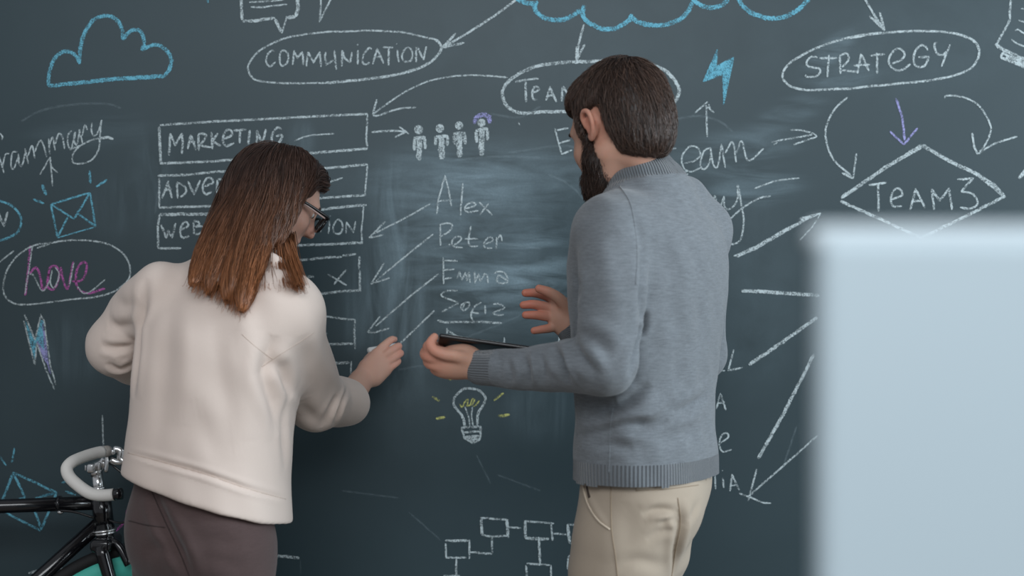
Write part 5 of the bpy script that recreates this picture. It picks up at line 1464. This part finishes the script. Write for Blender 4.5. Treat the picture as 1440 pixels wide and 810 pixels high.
for s_ in (0.12, 0.68):
    mb = MB(); mb.box((x0 + s_ - 0.02, tl[1] - 0.20, 0.0), (x0 + s_ + 0.02, tl[1] + 0.22, 0.025), 0.006); mb.box((x0 + s_ - 0.02, tl[1] - 0.01, 0.015), (x0 + s_ + 0.02, tl[1] + 0.025, 0.14), 0.005)
    mb.build('foot', FOOT, pan)

# ------------------------------------------------------------------ bicycle leaning by the board, on a low plinth
BLACK = simple('black_frame_paint', (0.006, 0.006, 0.008), 0.18, coat=0.5)
RUBBER = simple('tyre_rubber', (0.010, 0.010, 0.011), 0.7)
RIM = simple('turquoise_rim', (0.10, 0.60, 0.49), 0.35)
CHROME = simple('polished_alloy', (0.80, 0.80, 0.80), 0.24, metal=1.0)
TAPE = simple('white_bar_tape', (0.80, 0.77, 0.73), 0.6, bump=0.15, bscale=120)
TAPE_D = simple('grey_bar_tape', (0.42, 0.39, 0.36), 0.7, bump=0.15, bscale=120)
STEEL = simple('spoke_steel', (0.5, 0.5, 0.5), 0.3, metal=1.0)
SADDLE = simple('black_saddle', (0.012, 0.012, 0.012), 0.5)
dB = 2.92
B = lambda px, py, dd=0.0: P(px, py, dB + dd)
fc = B(215, 990); RW = 0.335
bz = fc[2] - RW
PLY = dB - D
bike = empty('bicycle', (B(20, 700)[0], PLY, bz), 'black bicycle with white bar tape and turquoise front rim leaning by the chalkboard', 'bicycle')
bb = B(-196, 1040); rc = np.array([bb[0] - 0.41, PLY, fc[2]])
ht_top, ht_bot = B(141, 694), B(147, 744)
seat_top = B(-285, 716)
mb = MB(); mb.cyl(B(-283, 722), B(140, 707), 0.0145); mb.build('top_tube', BLACK, bike)
mb = MB(); mb.cyl(B(143, 733), bb, 0.0155); mb.build('down_tube', BLACK, bike)
mb = MB(); mb.cyl(ht_top, ht_bot, 0.0205, n=28); mb.build('head_tube', BLACK, bike)
mb = MB(); mb.cyl(bb, seat_top + (seat_top - bb) * 0.05, 0.0145); mb.build('seat_tube', BLACK, bike)
for e in (-1, 1):
    o_ = np.array([0, .035 * e, 0]); mb = MB(); mb.tube(catmull([bb + o_ * .8, bb * .6 + rc * .4 + o_ * 1.2, rc + o_ * 1.7], 0.03), .009, 12); mb.build('chain_stay', BLACK, bike)
    mb = MB(); mb.tube(catmull([seat_top + o_ * .4, seat_top * .6 + rc * .4 + o_ * 1.2, rc + o_ * 1.7], 0.03), .007, 12); mb.build('seat_stay', BLACK, bike)
# headset and fork
hd = (ht_bot - ht_top) / np.linalg.norm(ht_bot - ht_top)
mb = MB(); mb.cyl(ht_bot, ht_bot + hd * 0.005, 0.0245, n=28); mb.cyl(ht_bot + hd * 0.005, ht_bot + hd * 0.011, 0.022, n=28); mb.build('headset_ring', CHROME, bike)
crown_f = ht_bot + hd * 0.028
fk = MB(); fk.cyl(ht_bot + hd * 0.010, crown_f, 0.018, n=24)
fk.box(crown_f + np.array([-.022, -.048, -.014]), crown_f + np.array([.022, .048, .014]), .011)
fork = fk.build('fork', BLACK, bike)
for e in (-1, 1):
    o_ = np.array([0, .044 * e, 0])
    mb = MB(); mb.tube(catmull([crown_f + o_ * .85, crown_f * .62 + fc * .38 + o_, crown_f * .2 + fc * .8 + o_ * 1.1 + [-.004, 0, 0], fc + o_ * 1.15], .02), np.linspace(.0150, .009, len(catmull([crown_f + o_ * .85, crown_f * .62 + fc * .38 + o_, crown_f * .2 + fc * .8 + o_ * 1.1 + [-.004, 0, 0], fc + o_ * 1.15], .02))), 16); mb.build('fork_blade', BLACK, fork)
# brake bridge in front of the crown
mb = MB(); mb.tube(catmull([crown_f + [.016, -.02, .008], crown_f + [.034, -.025, -.004], crown_f + [.055, -.03, -.040]], .01), [.010, .011, .011, .010, .009, .008, .008][:len(catmull([crown_f + [.016, -.02, .008], crown_f + [.034, -.025, -.004], crown_f + [.055, -.03, -.040]], .01))] if False else .009, 12); mb.build('brake_caliper', BLACK, bike)
# wheels
def wheel(c, name, rimmat):
    w = empty(name, c); w.parent = bike; w.location = Vector(c) - bike.location
    def part(mb, nm, mat, par=None):
        V = np.vstack(mb.V)
        me = bpy.data.meshes.new(nm); me.from_pydata([tuple(v) for v in V - c], [], mb.F); me.materials.append(mat)
        me.polygons.foreach_set('use_smooth', np.ones(len(me.polygons), dtype=bool)); me.update()
        o = bpy.data.objects.new(nm, me); COL.objects.link(o); o.parent = w; return o
    mb = MB(); mb.torus(c, RW - 0.014, 0.014, 'y', 96, 14); part(mb, 'tyre', RUBBER)
    prof = [(RW - .024, -.009), (RW - .024, .009), (RW - .045, .010), (RW - .068, .0045), (RW - .070, 0), (RW - .068, -.0045), (RW - .045, -.010)]
    n = 96; V = []; Fc = []
    for i in range(n):
        a = 2 * math.pi * i / n
        for r, y in prof: V.append(c + np.array([r * math.cos(a), y, r * math.sin(a)]))
    m = len(prof)
    for i in range(n):
        for j in range(m): Fc.append((i * m + j, ((i + 1) % n) * m + j, ((i + 1) % n) * m + (j + 1) % m, i * m + (j + 1) % m))
    mb = MB(); mb.add((V, Fc)); part(mb, 'rim', rimmat)
    mb = MB(); mb.cyl(c + [0, -.05, 0], c + [0, .05, 0], .008); mb.cyl(c + [0, -.034, 0], c + [0, -.030, 0], .022); mb.cyl(c + [0, .030, 0], c + [0, .034, 0], .022); part(mb, 'hub', CHROME)
    for i in range(28):
        a = 2 * math.pi * i / 28; e = 1 if i % 2 else -1; a2 = a + (0.9 if (i // 2) % 2 else -0.9)
        mb = MB(); mb.cyl(c + np.array([.02 * math.cos(a2), .032 * e, .02 * math.sin(a2)]), c + np.array([(RW - .066) * math.cos(a), 0, (RW - .066) * math.sin(a)]), .0011, n=6); part(mb, 'spoke', STEEL)
wheel(fc, 'front_wheel', RIM); wheel(rc, 'rear_wheel', RIM)
# stem, handlebar
mb = MB(); mb.cyl(B(140, 699), B(136, 664), 0.0115, n=24); mb.cyl(B(140.5, 702), B(139, 692), 0.0165, n=24); mb.cyl(B(138.5, 690), B(137.5, 684), 0.0150, n=24); mb.build('stem_quill', CHROME, bike)
st = MB(); st.tube(catmull([B(136, 668), B(134, 658), B(142, 654, -.005), B(150, 648, -.01)], .006), .0125, 14); st.box(B(121, 666, -.024), B(139, 650, .006), .005); st.box(B(119, 662, -.018), B(124, 653, -.004), .002); st.box(B(137, 662, -.028), B(147, 648, .000), .004); st.build('stem_clamp', CHROME, bike)
bar_pts = [(152, 634, -.03), (135, 637, -.06), (116, 643, -.10), (101, 650, -.135), (94, 659, -.150), (98, 671, -.155), (113, 685, -.158), (128, 694, -.16), (145, 696.5, -.16), (168, 694.5, -.16)]
bp_ = catmull([B(*p) for p in bar_pts], .006)
hb = MB(); hb.tube(bp_[3:-2], .0118, 18); bar = hb.build('bar_tape', TAPE, bike, label='white bar tape')
mb = MB(); mb.tube(bp_[:4], .0112, 18); mb.build('bar_tape_end', TAPE_D, bar, label='worn grey tape end')
mb = MB(); mb.tube(np.vstack([bp_[-3], bp_[-1] + (bp_[-1] - bp_[-3]) * .5]), [.0115, .0112], 18); mb.build('bar_end_plug', BLACK, bar)
# far half of the bar
far = catmull([B(152, 634, -.03), B(158, 640, .02), B(166, 640, .08)], .008)
mb = MB(); mb.tube(far, .0105, 16); mb.build('handlebar', CHROME, bike)
# brake lever body beside the clamp
lv = MB(); lv.box(B(155, 640, -.045), B(166, 630, -.018), .005); lv.tube(catmull([B(156, 646, -.03), B(165, 650, -.03), B(176, 648, -.03)], .006), .0070, 12)
lv.tube(catmull([B(160, 631, -.03), B(170, 634, -.03), B(169, 644, -.03), B(176, 650, -.03)], .005), .0075, 12); lv.box(B(170, 652, -.036), B(179, 630, -.010), .004); lv.build('brake_lever', CHROME, bike)
mb = MB(); mb.tube(catmull([B(150, 640, -.03), B(150.5, 652, -.032), B(149, 664, -.032)], .006), .0042, 10); mb.build('lever_band', CHROME, bike)
mb = MB(); mb.tube(catmull([B(150, 645, -.02), B(165, 660, -.02), B(185, 672, -.02), B(215, 690, -.02)], .01), .0024, 8); mb.build('brake_cable', BLACK, bike)
mb = MB(); mb.tube(catmull([B(84, 718, -.018), B(105, 720, -.018), B(132, 728, -.02)], .01), .0026, 8); mb.build('brake_cable', BLACK, bike)
mb = MB(); mb.tube(catmull([B(152, 731, -.015), B(166, 735, -.02), B(182, 734, -.02), B(205, 728, -.02)], .01), .0022, 8); mb.build('brake_cable', BLACK, bike)
mb = MB(); mb.cyl(B(82, 708.6), B(86, 708.4), .0168, n=24); mb.build('cable_clamp', BLACK, bike)
mb = MB(); mb.ell(B(85, 720, -.006), (.007, .007, .005)); mb.build('cable_stop_screw', CHROME, bike)
# saddle, crank, chainring, pedals
su = (seat_top - bb) / np.linalg.norm(seat_top - bb)
mb = MB(); mb.cyl(seat_top, seat_top + su * .17, .013); mb.build('seat_post', CHROME, bike)
sp = seat_top + su * .18
f = Field(axis_of((sp[0] - .2, sp[0] + .2, .006)), axis_of((sp[1] - .1, sp[1] + .1, .006)), axis_of((sp[2] - .06, sp[2] + .06, .006)))
f.ell(sp + [-.07, 0, .01], (.075, .07, .028), k=0); f.cap(sp + [-.04, 0, .008], sp + [.13, 0, .004], .030, .016, .04)
V, Q = f.mesh(); link_mesh('saddle', V, Q, SADDLE, bike)
mb = MB(); mb.torus(bb + [0, -.045, 0], .085, .006, 'y', 60, 8); mb.cyl(bb + [0, -.05, 0], bb + [0, -.04, 0], .03)
for i in range(5):
    a = 2 * math.pi * i / 5; mb.cyl(bb + [0, -.045, 0], bb + np.array([.082 * math.cos(a), -.045, .082 * math.sin(a)]), .007)
mb.build('chainring', CHROME, bike)
for e, a in ((-1, -0.5), (1, math.pi - 0.5)):
    tip = bb + np.array([.165 * math.cos(a), .06 * e, .165 * math.sin(a)])
    mb = MB(); mb.cyl(bb + [0, .055 * e, 0], tip, .011, .009); cr = mb.build('crank_arm', CHROME, bike)
    mb = MB(); mb.box(tip + [-.045, .01 * e - .0 if e > 0 else -.09, -.010], tip + [.045, .09 if e > 0 else -.01, .010], .008); mb.build('pedal', BLACK, cr)
# plinth that carries the bicycle
mb = MB(); mb.box((-2.6, -0.42, 0.0), (-0.45, -0.002, bz), 0.004)
pl = mb.build('trim_1', simple('dark_plinth', (0.03, 0.035, 0.04), 0.6), None, smooth=False); pl['kind'] = 'structure'; pl['label'] = 'low dark plinth along the chalkboard under the bicycle'
